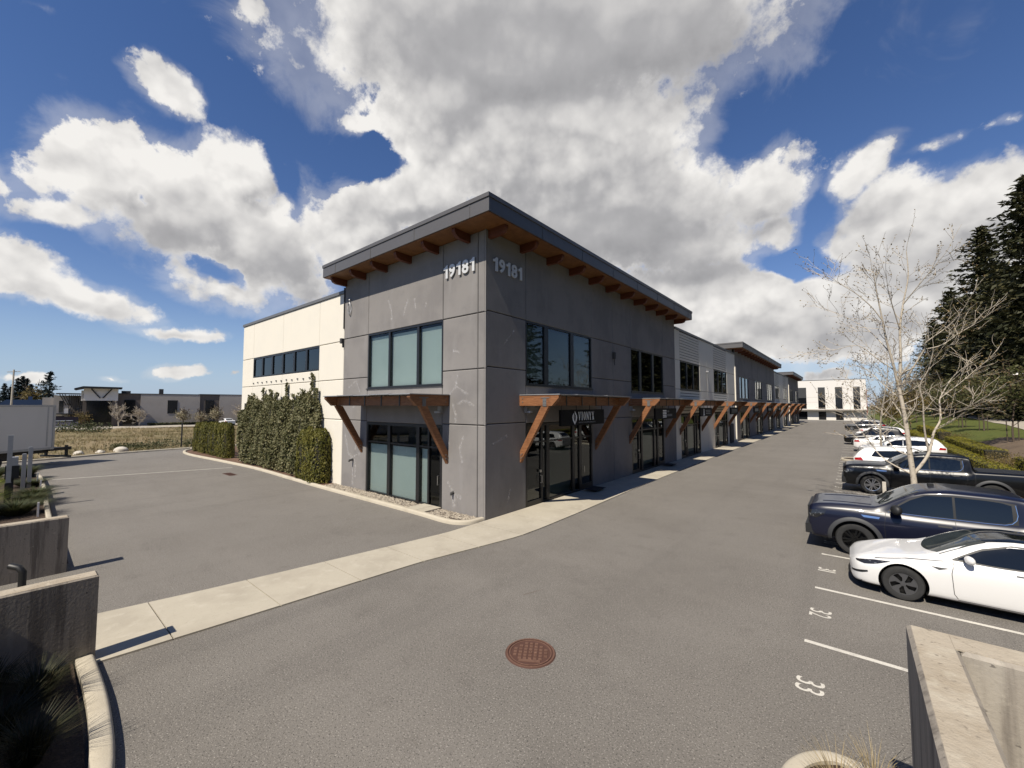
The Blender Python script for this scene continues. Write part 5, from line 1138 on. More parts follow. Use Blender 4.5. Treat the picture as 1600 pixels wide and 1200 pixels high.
# ------------------------------------------------------------------ vegetation
# limbs of the young bare tree in the island between the pickups
SK= {'trunk': [(11.55, 9.5, 1.15), (11.53, 9.5, 1.59), (11.48, 9.5, 2.25), (11.43, 9.5, 3.14), (11.37, 9.5, 3.86), (11.28, 9.5, 4.59)], 'lead_l': [(11.28, 9.5, 4.59), (11.15, 9.31, 5.46), (10.99, 9.12, 6.32), (10.9, 8.93, 7.02), (10.78, 8.74, 7.97), (10.71, 8.55, 8.6)], 'lead_r': [(11.28, 9.5, 4.59), (11.36, 9.5, 5.69), (11.38, 9.5, 6.72), (11.49, 9.5, 7.61), (11.66, 9.5, 8.58), (11.65, 9.5, 9.51)], 'up_r': [(11.34, 9.5, 4.66), (11.68, 9.34, 5.38), (11.94, 9.19, 5.93), (11.98, 9.03, 6.15), (12.49, 8.88, 6.61), (12.75, 8.72, 6.97)], 'limb1': [(11.59, 9.5, 1.73), (11.89, 9.64, 2.18), (12.04, 9.78, 2.62), (12.14, 9.92, 3.06), (12.33, 10.06, 3.49), (12.36, 10.2, 3.89), (12.39, 10.34, 4.27), (12.67, 10.48, 4.88)], 'l1b': [(12.26, 9.5, 3.5), (12.66, 9.02, 3.79), (12.97, 8.54, 4.08)], 'l1c': [(12.29, 9.5, 4.26), (12.91, 9.84, 4.8), (13.4, 10.19, 5.36)], 'limb2': [(11.95, 9.5, 2.42), (11.89, 9.39, 3.01), (11.86, 9.29, 3.56), (11.85, 9.18, 4.13), (11.79, 9.08, 4.7), (12.0, 8.97, 5.23), (12.11, 8.87, 5.77)], 'lw1': [(11.49, 9.5, 1.74), (10.98, 9.65, 1.92), (10.68, 9.8, 2.21), (10.54, 9.96, 2.45), (10.14, 10.11, 3.14), (9.81, 10.26, 3.6), (9.48, 10.41, 3.8)], 'lw2': [(11.43, 9.5, 2.2), (11.12, 9.7, 2.43), (10.92, 9.9, 2.78), (10.66, 10.1, 3.23), (10.31, 10.3, 3.68)], 'lw3': [(11.38, 9.5, 3.14), (11.13, 9.28, 3.5), (10.88, 9.06, 3.84), (10.49, 8.83, 4.66)], 'ul1': [(10.93, 9.5, 7.11), (10.6, 9.21, 7.55), (10.19, 8.91, 8.06), (9.76, 8.62, 8.45), (9.45, 8.33, 8.8)], 'ul2': [(11.05, 9.5, 6.06), (10.59, 9.86, 6.75), (10.05, 10.22, 7.36), (9.16, 10.57, 8.05)], 'ul3': [(11.19, 9.5, 5.24), (10.72, 9.35, 5.72), (10.2, 9.2, 6.22), (9.45, 9.04, 6.08), (8.97, 8.89, 6.01)], 'ur1': [(11.49, 9.5, 7.61), (11.96, 9.14, 8.27), (12.52, 8.78, 9.04)], 'ur2': [(11.38, 9.5, 6.72), (11.2, 9.12, 7.49), (11.08, 8.74, 8.01), (11.02, 8.36, 8.61)], 'ur3': [(11.97, 9.5, 5.96), (12.41, 9.79, 6.08), (12.92, 10.07, 6.51), (13.5, 10.36, 6.93)], 'mid': [(11.34, 9.5, 4.32), (10.88, 9.85, 4.8), (10.37, 10.2, 5.45), (9.8, 10.55, 5.64)]}
def twigs(mb, buds, p, d, length, rad, depth, spread=.5, up=.25, seg=4, n_sub=(2, 4), minr=.0045):
    """one curved twig with side twigs"""
    pts = [Vector(p)]; d = Vector(d).normalized(); step = length/seg
    for k in range(seg):
        d = (d + Vector((random.gauss(0, .16), random.gauss(0, .16), random.gauss(0, .12) + up*.18))).normalized(); pts.append(pts[-1] + d*step)
    rad = max(rad, minr)
    mb.tube(pts, [rad*(1-.72*k/seg) if rad > minr*1.3 else minr*(1-.3*k/seg) for k in range(seg+1)], 5 if rad > .012 else 3, cap=False)
    if depth <= 0:
        for q in pts[1:]:
            if random.random() < .75: buds.append(tuple(q + Vector((random.gauss(0, .02),)*3)))
        buds.append(tuple(pts[-1])); return
    for _ in range(random.randint(*n_sub)):
        t = random.uniform(.3, 1.); i = min(int(t*seg), seg-1); q = pts[i].lerp(pts[i+1], t*seg-i)
        ax = Vector((random.gauss(0, 1), random.gauss(0, 1), random.gauss(0, .6))).normalized(); nd = (d + ax*spread*1.5).normalized()
        twigs(mb, buds, q, nd, length*random.uniform(.45, .7), rad*.5, depth-1, spread, up, seg, n_sub, minr)
def bare_tree(name, label, limbs, base, r0, group=None, mat='bark', budsize=.06, twn=10, twl=1.1, depth=2, minr=.0055):
    root = empty(name, base); tag(root, label, 'tree', group)
    tr = MB(); tw = MB(); buds = []; done = []
    for k, (pts, ra, rb) in enumerate(limbs):
        P = [Vector(p) - Vector(base) for p in pts]; P = smooth_line(P, 5); n = len(P)
        tr.tube(P, [ra + (rb-ra)*(i/(n-1))**.8 for i in range(n)], 9, cap=False)
        for _ in range(int(twn*(.5 if k == 0 else 1))):
            t = random.uniform(.35 if k else .75, 1.0); i = min(int(t*(n-1)), n-2); q = P[i]; d = (P[i+1]-P[i]).normalized()
            ax = Vector((random.gauss(0, 1), random.gauss(0, 1), random.gauss(.1, .5))).normalized()
            twigs(tw, buds, q, d*.7 + ax*.8, twl*random.uniform(.5, 1.15), (ra+(rb-ra)*t)*.38, depth, minr=minr)
        twigs(tw, buds, P[-1], P[-1]-P[-3], twl, rb*.9, depth, minr=minr)
    tr.build('trunk', MT[mat], root, smooth=60); tw.build('crown', MT[mat], root, smooth=60)
    B_ = np.array(buds); 
    if len(B_):
        Q = leaf_quads(B_ + rng.normal(size=(len(B_), 3))*.02, budsize, .6)
        link('foliage', quads_mesh('buds', Q), MT['bud'], root)
    return root
def limbs_from(sk):
    done = []; out = []
    rads = {'trunk': (.125, .075), 'lead_l': (.062, .018), 'lead_r': (.066, .016), 'limb1': (.068, .02), 'limb2': (.042, .014), 'up_r': (.045, .013), 'lw1': (.034, .009), 'lw2': (.03, .008), 'lw3': (.028, .009)}
    for k, p in sk.items():
        p = [Vector(q) for q in p]
        if k == 'trunk': p = [Vector((11.55, 9.5, .05)), Vector((11.56, 9.5, .6))] + p
        else:
            b = min(done, key=lambda q: math.hypot(q.x-p[0].x, q.z-p[0].z)); dy = b.y-p[0].y; p = [b] + [q + Vector((0, dy*(1-i/len(p)), 0)) for i, q in enumerate(p)][1:]
        done += p + [a.lerp(b_, .5) for a, b_ in zip(p[:-1], p[1:])]; a, b_ = rads.get(k, (.026, .008)); out.append((p, a*(.92 if k == 'trunk' else .82), b_*.72))
    return out
bare_tree('bare_tree', 'young leafless tree with pale mottled bark in the island behind the navy pickup', limbs_from(SK), (11.55, 9.5, .05), .12, 'bare trees in the parking islands', twn=11, twl=.95, minr=.0065, depth=1)
def grow(base, h, r0, seed, lean=.05, nl=9, spread=.9):
    random.seed(seed); P = [Vector(base)]; d = Vector((random.gauss(0, lean), random.gauss(0, lean), 1)); n = 8
    for k in range(n): d = (d + Vector((random.gauss(0, .07), random.gauss(0, .07), .1))).normalized(); P.append(P[-1] + d*h/n)
    out = [(P, r0, r0*.14)]
    for k in range(nl):
        t = .22 + .68*k/nl; i = min(int(t*n), n-1); q = P[i].lerp(P[i+1], t*n-i); a = k*2.4 + random.uniform(-.4, .4); ln = h*.42*(1-t*.6)*random.uniform(.7, 1.15)
        dd = Vector((math.cos(a)*spread, math.sin(a)*spread, random.uniform(.45, .9))).normalized(); pts = [q]
        for s in range(4): dd = (dd + Vector((random.gauss(0, .1), random.gauss(0, .1), .14))).normalized(); pts.append(pts[-1]+dd*ln/4)
        out.append((pts, r0*.45*(1-t*.7), r0*.07))
    return out
bare_tree('bare_tree', 'second leafless tree farther along the row of stalls, slimmer and partly hidden by the first', grow((11.5, 28.9, .1), 8.6, .075, 5, nl=13), (11.5, 28.9, .1), .11, 'bare trees in the parking islands', twn=7, twl=1.2, minr=.009, budsize=.07, depth=1)
st = MB(); st.box((-.05, -.05, 0), (.05, .05, 1.25)); tag(st.build('tree_stake', MT['rock'], loc=(10.75, 9.2, .05)), 'short pale wooden stake beside the young bare tree', 'stake')
# ---- conifers
def conifer_mesh(h, rw, n_br, seed, csize=.8, dens=26):
    g = np.random.default_rng(seed); C = []; A = []; Nn = []; br = MB()
    br.tube([(0, 0, -.5), (0, 0, h*.5), (g.normal()*.2, g.normal()*.2, h)], [h*.014, h*.009, .03], 7)
    for k in range(n_br):
        t = (k+g.random())/n_br; z = h*(.04 + .95*t**.92); L_ = rw*(1-t)**.72*g.uniform(.55, 1.12) + .25
        if g.random() < .10: L_ *= 1.25
        a = g.uniform(0, 2*math.pi); droop = .28*(1-t)+.02; s = np.linspace(.08, 1, max(4, int(dens*L_/rw)+3))
        x = L_*s*math.cos(a); y = L_*s*math.sin(a); zz = z - droop*L_*s + .30*L_*s**3*.6
        m = len(s); c = np.stack([x, y, zz], 1) + g.normal(size=(m, 3))*np.array([.16, .16, .10])*(.3+L_*.10)
        side = np.array([-math.sin(a), math.cos(a), 0]); lat = g.uniform(-1, 1, m)[:, None]*side*(.34*L_*(1.15-s))[:, None]
        C.append(c+lat); A.append(np.tile([math.cos(a), math.sin(a), -.35], (m, 1)) + lat*.5); Nn.append(np.tile([0, 0, 1.], (m, 1)))
        if L_ > 1: br.tube([(0, 0, z), (L_*.5*math.cos(a), L_*.5*math.sin(a), z-droop*L_*.5)], [.05, .02], 3, cap=False)
    C, A, Nn = np.concatenate(C), np.concatenate(A), np.concatenate(Nn)
    global rng; old = rng; rng = g
    Q = leaf_quads(C, csize, .42, Nn, .55, A, .35); rng = old
    return br.mesh('trunk', 60), quads_mesh('crown', Q)
def conifer(label, x, y, z, meshes, s=1., rot=0., mat='conifer', group='tall conifers beyond the path', name='conifer'):
    r = empty(name, (x, y, z), rot); r.scale = (s, s, s); tag(r, label, 'tree', group)
    for nm, me, m in (('trunk', meshes[0], 'darkbark'), ('crown', meshes[1], mat)):
        o = bpy.data.objects.new(nm, me); COL.objects.link(o); o.parent = r
        if not me.materials: me.materials.append(MT[m])
    return r
CM = [conifer_mesh(30, 7.6, 560, 11, .72, 40), conifer_mesh(26, 6.8, 520, 12, .68, 38), conifer_mesh(20, 5.6, 420, 13, .62, 34)]
bz = lambda x, y: bankz(x, y) - .2
CAMX, CAMY = 9.94, -10.63
def at(azx, azy, D): return CAMX + azx*D, CAMY + azy*D
for (ax, ay, D, mi, s, lab) in ((.2165, .976, 102, 0, 1.28, 'tallest dark conifer at the right edge, its tip cut by the frame side'), (.171, .985, 122, 1, 1.45, 'second tallest dark conifer with a pointed broken tip left of the tallest'), (.132, .991, 150, 2, 1.56, 'middling dark conifer behind the crown of the bare tree'), (.112, .9937, 172, 2, 1.38, 'lower dark conifer at the left end of the stand'),
                               (.190, .982, 116, 0, .95, 'dark conifer filling the gap between the two tallest'), (.245, .97, 94, 1, 1.34, 'dark conifer just beyond the right edge of the stand'), (.152, .988, 142, 1, 1.09, 'dark conifer behind the second tallest'), (.205, .979, 100, 2, 1.0, 'shorter conifer in front of the tallest, reaching down to the path'), (.181, .9835, 112, 2, .9, 'short dense conifer standing in front of the second tallest'), (.158, .9875, 128, 2, .88, 'short dark conifer low in the middle of the stand'), (.228, .9736, 90, 2, .9, 'short conifer at the right end near the lamp'), (.14, .99, 152, 2, .95, 'small dark conifer in the gap right of the lowest')):
    x, y = at(ax, ay, D); conifer(lab, x, y, bz(x, y), CM[mi], s, D*.7)
# the stand runs on past the right edge of the frame, opposite the long front, whose windows mirror it
for k, (x, y, mi, s) in enumerate(((34, 44, 0, .95), (37, 36, 1, 1.1), (33, 28, 0, .85), (36, 20, 1, 1.05), (34, 12, 0, .9), (37, 4, 1, 1.0), (34, -5, 0, .92), (37, -14, 1, 1.0), (35, -24, 0, .9), (42, 30, 0, 1.0), (43, 12, 0, 1.05), (43, -4, 0, 1.0))):
    conifer('one of the tall conifers standing opposite the shaded front, mirrored in its windows', x, y, bz(x, y), CM[mi], s, k*1.7)
# ---- small street trees on the lawn with their stakes
def leafy_tree(name, label, x, y, z, h, seed, mat='streetleaf', n=1700, rw=1.9, z0=.42, lsize=.22, group=None, r0=.07, clump=.35, minr=.012, cat='tree'):
    root = bare_tree(name, label, [([tuple(Vector(p)) for p in L_[0]], L_[1], L_[2]) for L_ in grow((x, y, z), h*.95, r0, seed, nl=8, spread=1.0)], (x, y, z), r0, group, 'darkbark', .1, 4, h*.18, 1, minr)
    g = np.random.default_rng(seed); k = 46
    cc = unit(g.normal(size=(k, 3)))*g.uniform(.3, 1.0, (k, 1))*np.array([rw, rw, h*.30]) + np.array([0, 0, h*(z0+.30)])
    P = cc[g.integers(0, k, n)] + g.normal(size=(n, 3))*clump
    link('crown', quads_mesh('leaves', leaf_quads(P, lsize, .6)), MT[mat], root); return root
for k, (x, y, h, lab) in enumerate(((19.0, 35.9, 5.6, 'young staked tree nearest in the row on the lawn, in the bare earth'), (20.2, 51.8, 5.8, 'young staked tree second in the row, on grass'), (19.9, 60.0, 5.6, 'young staked tree third in the row, on grass'), (20.8, 76.5, 5.8, 'young staked tree fourth in the row'), (21.2, 93, 6.0, 'young staked tree farthest along the row'))):
    leafy_tree('street_tree', lab, x, y, bankz(x, y), h, 40+k, group='young trees on the lawn', n=1500, rw=2.1)
    s = MB(); [s.tube([(dx, .1, 0), (dx, .1, 1.55)], .03, 6) for dx in (-.28, .28)]
    tag(s.build('tree_stakes', MT['darkbark'], loc=(x, y, bankz(x, y))), ['pair of stakes holding the nearest lawn tree', 'pair of stakes holding the second lawn tree', 'pair of stakes holding the third lawn tree', 'pair of stakes holding the fourth lawn tree', 'pair of stakes holding the farthest lawn tree'][k], 'stake', 'tree stakes on the lawn')
for k, (x, y, h, mat, lab) in enumerate(((16.5, 72, 6.5, 'ochre', 'ochre budding tree by the hedge beyond the parked cars'), (18.5, 88, 7.5, 'streetleaf', 'olive green tree left of the conifers'), (15.2, 98, 7, 'ochre', 'ochre tree near the white end building'), (20, 106, 9, 'streetleaf', 'olive tree farther back by the white end building'), (24, 118, 10, 'streetleaf', 'dull green tree behind the olive ones'), (17.6, 112, 8, 'ochre', 'tall ochre tree at the corner of the white end building'), (14.8, 84, 5, 'ochre', 'low ochre tree at the far end of the hedge'))):
    leafy_tree('budding_tree', lab, x, y, bankz(x, y) if x > 15.4 else .1, h, 60+k, mat, 1500, h*.36, .30, .26, 'budding trees at the far end of the row', minr=.02)
# ---- clipped hedges, cedars, wall shrub
def foliage_box(name, label, cat, path, w, h, mat, lsize, n, group=None, wob=.05):
    """clipped hedge along a path of (x, y, ground z)"""
    P = [Vector(p) for p in path]; c = MB()
    for a, b_ in zip(P[:-1], P[1:]):
        d = (b_-a); d.z = 0; d = d.normalized(); nrm = Vector((-d.y, d.x, 0))*(w/2-.07)
        vs = [a-nrm, a+nrm, b_+nrm, b_-nrm]; c.add([(v.x, v.y, v.z) for v in vs] + [(v.x, v.y, v.z+h-.08) for v in vs], [(0,3,2,1),(4,5,6,7),(0,1,5,4),(1,2,6,5),(2,3,7,6),(3,0,4,7)])
    o = c.build(name, MT['core']); tag(o, label, cat, group)
    seg = [(a, b_, (b_-a).length) for a, b_ in zip(P[:-1], P[1:])]; tot = sum(s[2] for s in seg); Q = []; Nn = []
    for _ in range(n):
        r = random.uniform(0, tot)
        for a, b_, l in seg:
            if r <= l: break
            r -= l
        t = r/l if l else 0; q = a.lerp(b_, min(t, 1)); d = (b_-a).normalized(); nrm = Vector((-d.y, d.x, 0))
        u = random.random()
        if u < .45: off, zz, nn = random.uniform(-1, 1), h, Vector((0, 0, 1))
        else: off, zz, nn = (random.choice((-1, 1)), random.uniform(.03, h), None); nn = nrm*off
        wv = 1 + wob*math.sin(q.x*3.1+q.y*2.3) + wob*math.sin(q.y*5.7)
        Q.append(q + nrm*off*w/2*wv + Vector((0, 0, zz*(1+wob*.6*math.sin(q.y*2.9+1))+random.gauss(0, .02)))); Nn.append(nn)
    link('foliage', quads_mesh('foliage', leaf_quads(np.array(Q), lsize, .6, np.array(Nn), .7)), MT[mat], o); return o
foliage_box('hedge', 'long clipped yellow green hedge behind the parked cars', 'hedge', [(15.9, y, .12) for y in (8, 20, 35, 50, 66)], .85, .66, 'hedge', .06, 26000, 'clipped hedges on the bank', .02)
foliage_box('hedge', 'higher clipped hedge piece at the right edge above the long hedge', 'hedge', [(17.2, y, bankz(17.2, y)-.1) for y in (9, 14, 19, 24)], 1.1, .75, 'hedge', .06, 8000, 'clipped hedges on the bank', .02)
foliage_box('hedge', 'clipped hedge piece below the bare earth, ending at the lawn', 'hedge', [(17.1, y, bankz(17.1, y)-.1) for y in (30, 35, 40, 45)], 1.1, .7, 'hedge', .06, 8000, 'clipped hedges on the bank', .02)
foliage_box('hedge', 'far clipped hedge piece near the end of the lawn bank', 'hedge', [(17.2, y, bankz(17.2, y)) for y in (50, 58, 68)], 1.0, .8, 'hedge', .09, 3000, 'clipped hedges on the bank')
foliage_box('hedge', 'dark untrimmed hedge along the far side of the path under the conifers', 'hedge', [(x+6.5, y, bankz(x+6.5, y)) for x, y in ((22.0, 34), (22.8, 52), (24.0, 63), (26.2, 100), (27.5, 133))], 4.0, 3.2, 'conifer', .4, 9000, wob=.16)
for k, (x, y, lab) in enumerate(((16.9, 26.3, 'low brown shrub between the two hedge pieces'), (17.6, 46.5, 'low brown shrub past the hedge piece'), (16.8, 25, 'brown leafless bush at the end of the higher hedge'))):
    c = np.array([0, 0, .35]) + np.clip(rng.normal(size=(900, 3)), -1.7, 1.7)*np.array([.55, 1.1, .22]); o = link('low_shrub', quads_mesh('shrub', leaf_quads(c, .09, .5)), MT['ochre'], None, (x, y, bankz(x, y))); tag(o, lab, 'shrub', 'low shrubs on the bank')
def cedar_mesh(h, r, seed, n=3400):
    g = np.random.default_rng(seed); t = g.random(n)**.9; a = g.uniform(0, 2*math.pi, n)
    prof = r*np.clip(1.04-.22*t-.9*np.clip(t-.80, 0, 1)**1.25*3.4, .05, 2)*(.90+.1*np.sin(np.minimum(t*9, 3.14/2)))
    lob = 1 + .07*np.sin(3*a+seed) + .05*np.sin(7*a+t*5+seed); rr = prof*lob*g.uniform(.82, 1.03, n)
    P = np.stack([rr*np.cos(a), rr*np.sin(a), .03+t*h], 1); Nn = np.stack([np.cos(a), np.sin(a), .25+0*a], 1)
    Q = leaf_quads(P, .125, .40, Nn, .45, np.stack([.25*np.cos(a), .25*np.sin(a), 1+0*a], 1), .28)
    c = MB(); c.lathe([(r*.55, 0), (r*.84, h*.12), (r*.84, h*.6), (r*.70, h*.84), (r*.25, h*.95), (.01, h*.96)], 14)
    return c.mesh('core', 60), quads_mesh('foliage', Q)
CD = [cedar_mesh(2.62, .47, s) for s in (1, 2, 3)]
def cedar(x, y, k, s, lab, grp, z=.07, sr=1.):
    r = empty('cedar_column', (x, y, z), k*1.3); r.scale = (s*sr, s*sr, s); tag(r, lab, 'shrub', grp)
    for nm, me, m in (('stem', CD[k % 3][0], 'core'), ('foliage', CD[k % 3][1], 'cedar')):
        o = bpy.data.objects.new(nm, me); COL.objects.link(o); o.parent = r
        if not me.materials: me.materials.append(MT[m])
for k, lab in enumerate(('clipped cedar column at the near end of the left row', 'cedar column second from the near end of the left row', 'cedar column third from the near end of the left row', 'cedar column in the middle of the left row', 'cedar column third from the far end of the left row', 'cedar column next to the far end of the left row', 'cedar column at the far end of the left row')):
    cedar(-26.5-k*1.27, -.05+.05*(k % 2), k, 1.0-.012*k+.02*(k % 2), lab, 'row of cedar columns')
for k, (x, y, s, sr, lab) in enumerate(((-11.25, -.36, 1.04, 1.15, 'dark cedar at the right end beside the grey block, casting its shadow on the cream wall'), (-12.15, -.40, 1.07, .98, 'middle cedar of the three beside the wall shrub'), (-12.95, -.38, 1.0, .95, 'cedar half buried in the wall shrub'))): cedar(x, y, k, s, lab, 'cedars beside the wall shrub', sr=sr)
m = MB(); m.box((-26.2, .9, 0), (-24.12, 1.1, 2.35)); tag(m.build('garden_wall', MT['white']), 'short cream wall between the building corner and the cedar row', 'wall')
# the broad leafy shrub trained on the end wall
g = np.random.default_rng(21); n = 30000
x = g.uniform(-23.6, -11.7, n); topz = 4.45 + .10*np.sin(x*.9) + .16*np.sin(x*2.3+1) + .12*np.sin(x*6.1) - .9*np.clip((x+12.6)/.9, 0, 1)**2 - 1.0*np.clip((-22.4-x)/1.2, 0, 1)**1.5
for sx, sh in ((-22.0, .35), (-21.1, .3), (-19.7, .75), (-18.2, .35), (-17.2, .4), (-16.2, .75), (-15.2, .3), (-14.5, .4), (-13.7, .45), (-12.9, 1.15), (-12.3, .6)): topz = np.maximum(topz, (topz+sh)*(np.abs(x-sx) < .13))
z = .15 + (topz-.15)*g.random(n)**.78; edge = (g.random(n) < .12)
dpt = (.46 - .20*(z/4.6))*(.8+.3*np.sin(x*1.7+z*1.3)+.2*np.sin(x*4.1-z*2.2)); yv = -.05 - np.clip(dpt, .06, .8)*g.uniform(.35, 1.05, n)
P = np.stack([x, yv, z], 1); Nn = np.tile([0, -1, .35], (n, 1))
sh = empty('wall_shrub', (-17.6, 0, .07)); tag(sh, 'broad ragged topped evergreen shrub covering the cream end wall', 'shrub')
o = link('foliage', quads_mesh('foliage', leaf_quads(P - np.array([-17.6, 0, .07]), .15, .62, Nn, .75)), MT['ivy'], sh)
c = MB(); xs = np.linspace(-23.0, -12.2, 30)
for a, b_ in zip(xs[:-1], xs[1:]): c.box((a+17.6, -.16, 0), (b_+17.6, -.03, 4.0+.15*math.sin(a*2.9)))
c.build('stem', MT['core'], sh)
# ---- tufts and grasses
def blades(P, n, h, spread, w, bend=.5, g=rng):
    """n arching blades around each base point P (k,3): two quads each"""
    P = np.repeat(np.asarray(P, float), n, 0); m = len(P); a = g.uniform(0, 2*math.pi, m); sp = spread*np.sqrt(g.random(m)); hh = h*g.uniform(.55, 1.1, m)
    b = P + np.stack([np.cos(a)*sp*.35, np.sin(a)*sp*.35, 0*a], 1); dr = np.stack([np.cos(a), np.sin(a), 0*a], 1); sd = np.stack([-np.sin(a), np.cos(a), 0*a], 1)*w*.5
    p1 = b + dr*(sp*.5)[:, None] + np.array([0, 0, 1])*(hh*.62)[:, None]; p2 = b + dr*(sp*(1+bend))[:, None] + np.array([0, 0, 1])*(hh*(1-.25*bend))[:, None]
    return np.concatenate([np.stack([b-sd, b+sd, p1+sd*.8, p1-sd*.8], 1), np.stack([p1-sd*.8, p1+sd*.8, p2+sd*.15, p2-sd*.15], 1)])
def tuft(name, label, x, y, z, mat, n, h, spread, w, group=None, bend=.5, cat='grass tuft'):
    o = link(name, quads_mesh(name, blades([(0, 0, 0)], n, h, spread, w, bend)), MT[mat], None, (x, y, z)); return tag(o, label, cat, group)
for k, (x, y, lab) in enumerate(((1.55, -10.25, 'dark ornamental grass leaning over the near kerb'), (2.25, -10.55, 'dark ornamental grass at the bottom of the near bed'), (1.05, -10.65, 'dark grass tuft in the shade against the near wing wall'), (2.9, -10.35, 'sparse grass tuft at the end of the near bed'))):
    tuft('ornamental_grass', lab, x, y, .1, 'grassdark', 420, .52, .30, .008, 'ornamental grasses in the near bed')
for k, (x, y, lab) in enumerate(((9.72, -5.35, 'dry straw coloured grass in the rounded kerb at the bottom right'), (10.0, -5.0, 'thin dry grass against the stairwell wall'))):
    tuft('dry_grass', lab, x, y, .1, 'grassdry', 90, .55, .22, .007, 'dry grasses by the stairwell')
for k, (x, y, h, s, mat, lab) in enumerate(((-13.2, -10.35, .5, .7, 'grassgreen', 'grey green mounded grass right behind the second wing wall'), (-15.4, -10.0, .42, .6, 'grassgreen', 'grey green mound in the middle of the left planter'), (-16.4, -9.85, .5, .5, 'grassgreen', 'small grey green mound by the planter kerb'), (-13.0, -11.5, 1.0, .7, 'grassbright', 'lime green shrub at the left edge of the frame'), (-15.6, -11.6, 1.0, .7, 'grassbright', 'second lime green shrub at the left edge'), (-18.9, -11.3, .8, .6, 'grassbright', 'lime green shrub behind the square post'), (-25.0, -9.9, .6, .5, 'grassgreen', 'small dark mound at the far tip of the planter'), (-24.2, -11.2, .8, .8, 'grassgreen', 'dark green mound left of the bollards'), (-20.8, -9.9, .35, .6, 'grassgreen', 'low green tuft among the planter bark'))):
    tuft('planter_tuft', lab, x, y, .12, mat, 900, h, s, .022, 'tufts in the left planter', .3)
fp = [];
for _ in range(5200):
    y = random.uniform(-18, 30); x = fedge(y) - .3 - 44*random.random()**1.2; fp.append((x, y, fieldz(x, y)-.02))
Q = blades(fp, 5, .42, .34, .035); tag(link('field_grass', quads_mesh('field_grass', Q), MT['fieldgrass']), kind='stuff')
for k, (x, y, s, lab) in enumerate(((-40.5, -1.6, .7, 'low green bush on the field edge left of the black post'), (-40.3, .8, .6, 'low green bush on the field edge behind the black post'), (-41.2, -4.2, .5, 'green clump between the pale boulders'), (-78, -5.5, 1.6, 'dark green bush at the far side of the field by the trailer'), (-76, -3.2, 1.3, 'dark green bush at the far side of the field'), (-40.2, -3.0, .55, 'low bush right of the largest boulder'))):
    c = np.clip(rng.normal(size=(700, 3)), -1.8, 1.8)*np.array([s, s, s*.34]) + np.array([0, 0, s*.45]); o = link('field_bush', quads_mesh('bush', leaf_quads(c, .14*(1 if s < 1 else 2), .5)), MT['grassgreen'], None, (x, y, .05)); tag(o, lab, 'bush', 'low bushes in the field')
def boulder(x, y, s, seed, lab):
    bm = bmesh.new(); bmesh.ops.create_icosphere(bm, subdivisions=3, radius=1); g = np.random.default_rng(seed); d = unit(g.normal(size=(7, 3))); k = g.uniform(.55, .85, 7)
    for v in bm.verts:
        p = np.array(v.co); 
        for q, kk in zip(d, k):
            t = p@q
            if t > kk: p = p - q*(t-kk)*.85
        v.co = Vector(p*np.array([1.2, .85, .6]))*s
    me = bpy.data.meshes.new('boulder'); bm.to_mesh(me); bm.free(); me.shade_smooth(); o = link('boulder', me, MT['rock'], None, (x, y, s*.25)); tag(o, lab, 'boulder', 'pale boulders at the field edge')
boulder(-38.6, -6.9, .42, 1, 'leftmost pale boulder at the field edge, lowest of three'); boulder(-38.4, -5.7, .40, 2, 'middle pale boulder at the field edge'); boulder(-38.7, -4.4, .58, 3, 'largest pale boulder at the field edge, right of the others')
boulder(-8.0, -9.85, .28, 4, 'white stone by the planter kerb, nearest'); boulder(-9.2, -9.8, .22, 5, 'small white stone behind the nearest in the planter')
# ------------------------------------------------------------------ far buildings, trailer, posts, distant trees
# long grey office block across the field, seen square on; local frame: x along the front, y depth behind it
# its long front faces +X like the near building's; local x runs along +Y, local y is the depth behind
OB = empty('office_block', (-98, 0, -.1), math.pi/2-R(6)); tag(OB, 'long grey and brown two storey block across the field with a black canopied entry', 'building')
def obx(name, mat, boxes):
    m = MB()
    for b in boxes: m.box(*b)
    return m.build(name, MT[mat], OB)
obx('brown_wall', 'farbrown', [((2.45, 0, 0), (5.6, 20, 6.35))]); obx('brown_wall', 'farbrown', [((14.95, 0, 0), (18.35, 20, 6.4))]); obx('brown_pier', 'farbrown', [((1.62, -.6, 0), (2.44, 6, 5.2))]); obx('brown_pier', 'farbrown', [((-2.25, .6, 0), (-1.75, 6, 6.3))])
obx('grey_wall', 'fargrey', [((5.61, -.1, 0), (14.94, 20, 6.35))]); obx('grey_wall', 'fargrey', [((18.36, -.1, 0), (34, 20, 6.45))]); obx('grey_wall', 'fargrey', [((-6.0, 3.2, 0), (-2.26, 14, 6.0)), ((-7.4, 4, 0), (-6.0, 15, 5.6))])
obx('roof_edge', 'joint', [((2.4, -.14, 6.36), (14.94, 20, 6.5)), ((14.94, -.14, 6.46), (34, 20, 6.58)), ((2.9, 2, 6.5), (4.2, 4, 7.0)), ((8.9, 8, 6.5), (9.6, 9, 7.7))])
obx('entry_band', 'farwhite', [((-2.15, -.9, 5.05), (2.4, 5, 7.25))]); obx('white_panel', 'farwhite', [((-2.5, .9, 5.0), (-2.2, 2.5, 6.9))]); obx('white_panel', 'farwhite', [((-3.0, 3.0, 2.6), (-2.3, 3.3, 3.5)), ((-4.6, 3.0, 2.7), (-3.9, 3.3, 3.6)), ((-6.4, 1.2, 0), (-2.4, 1.6, .5))])
obx('entry_glass', 'farwin', [((-1.72, -.7, 0), (1.61, 4, 5.04))])
m = MB(); m.prism([(-3.3, 6.95), (-2.2, 7.25), (2.9, 7.3), (2.9, 7.55), (-2.2, 7.6), (-3.3, 7.2)], 1, -2.4, 3.5); m.build('entry_roof', MT['black'], OB)
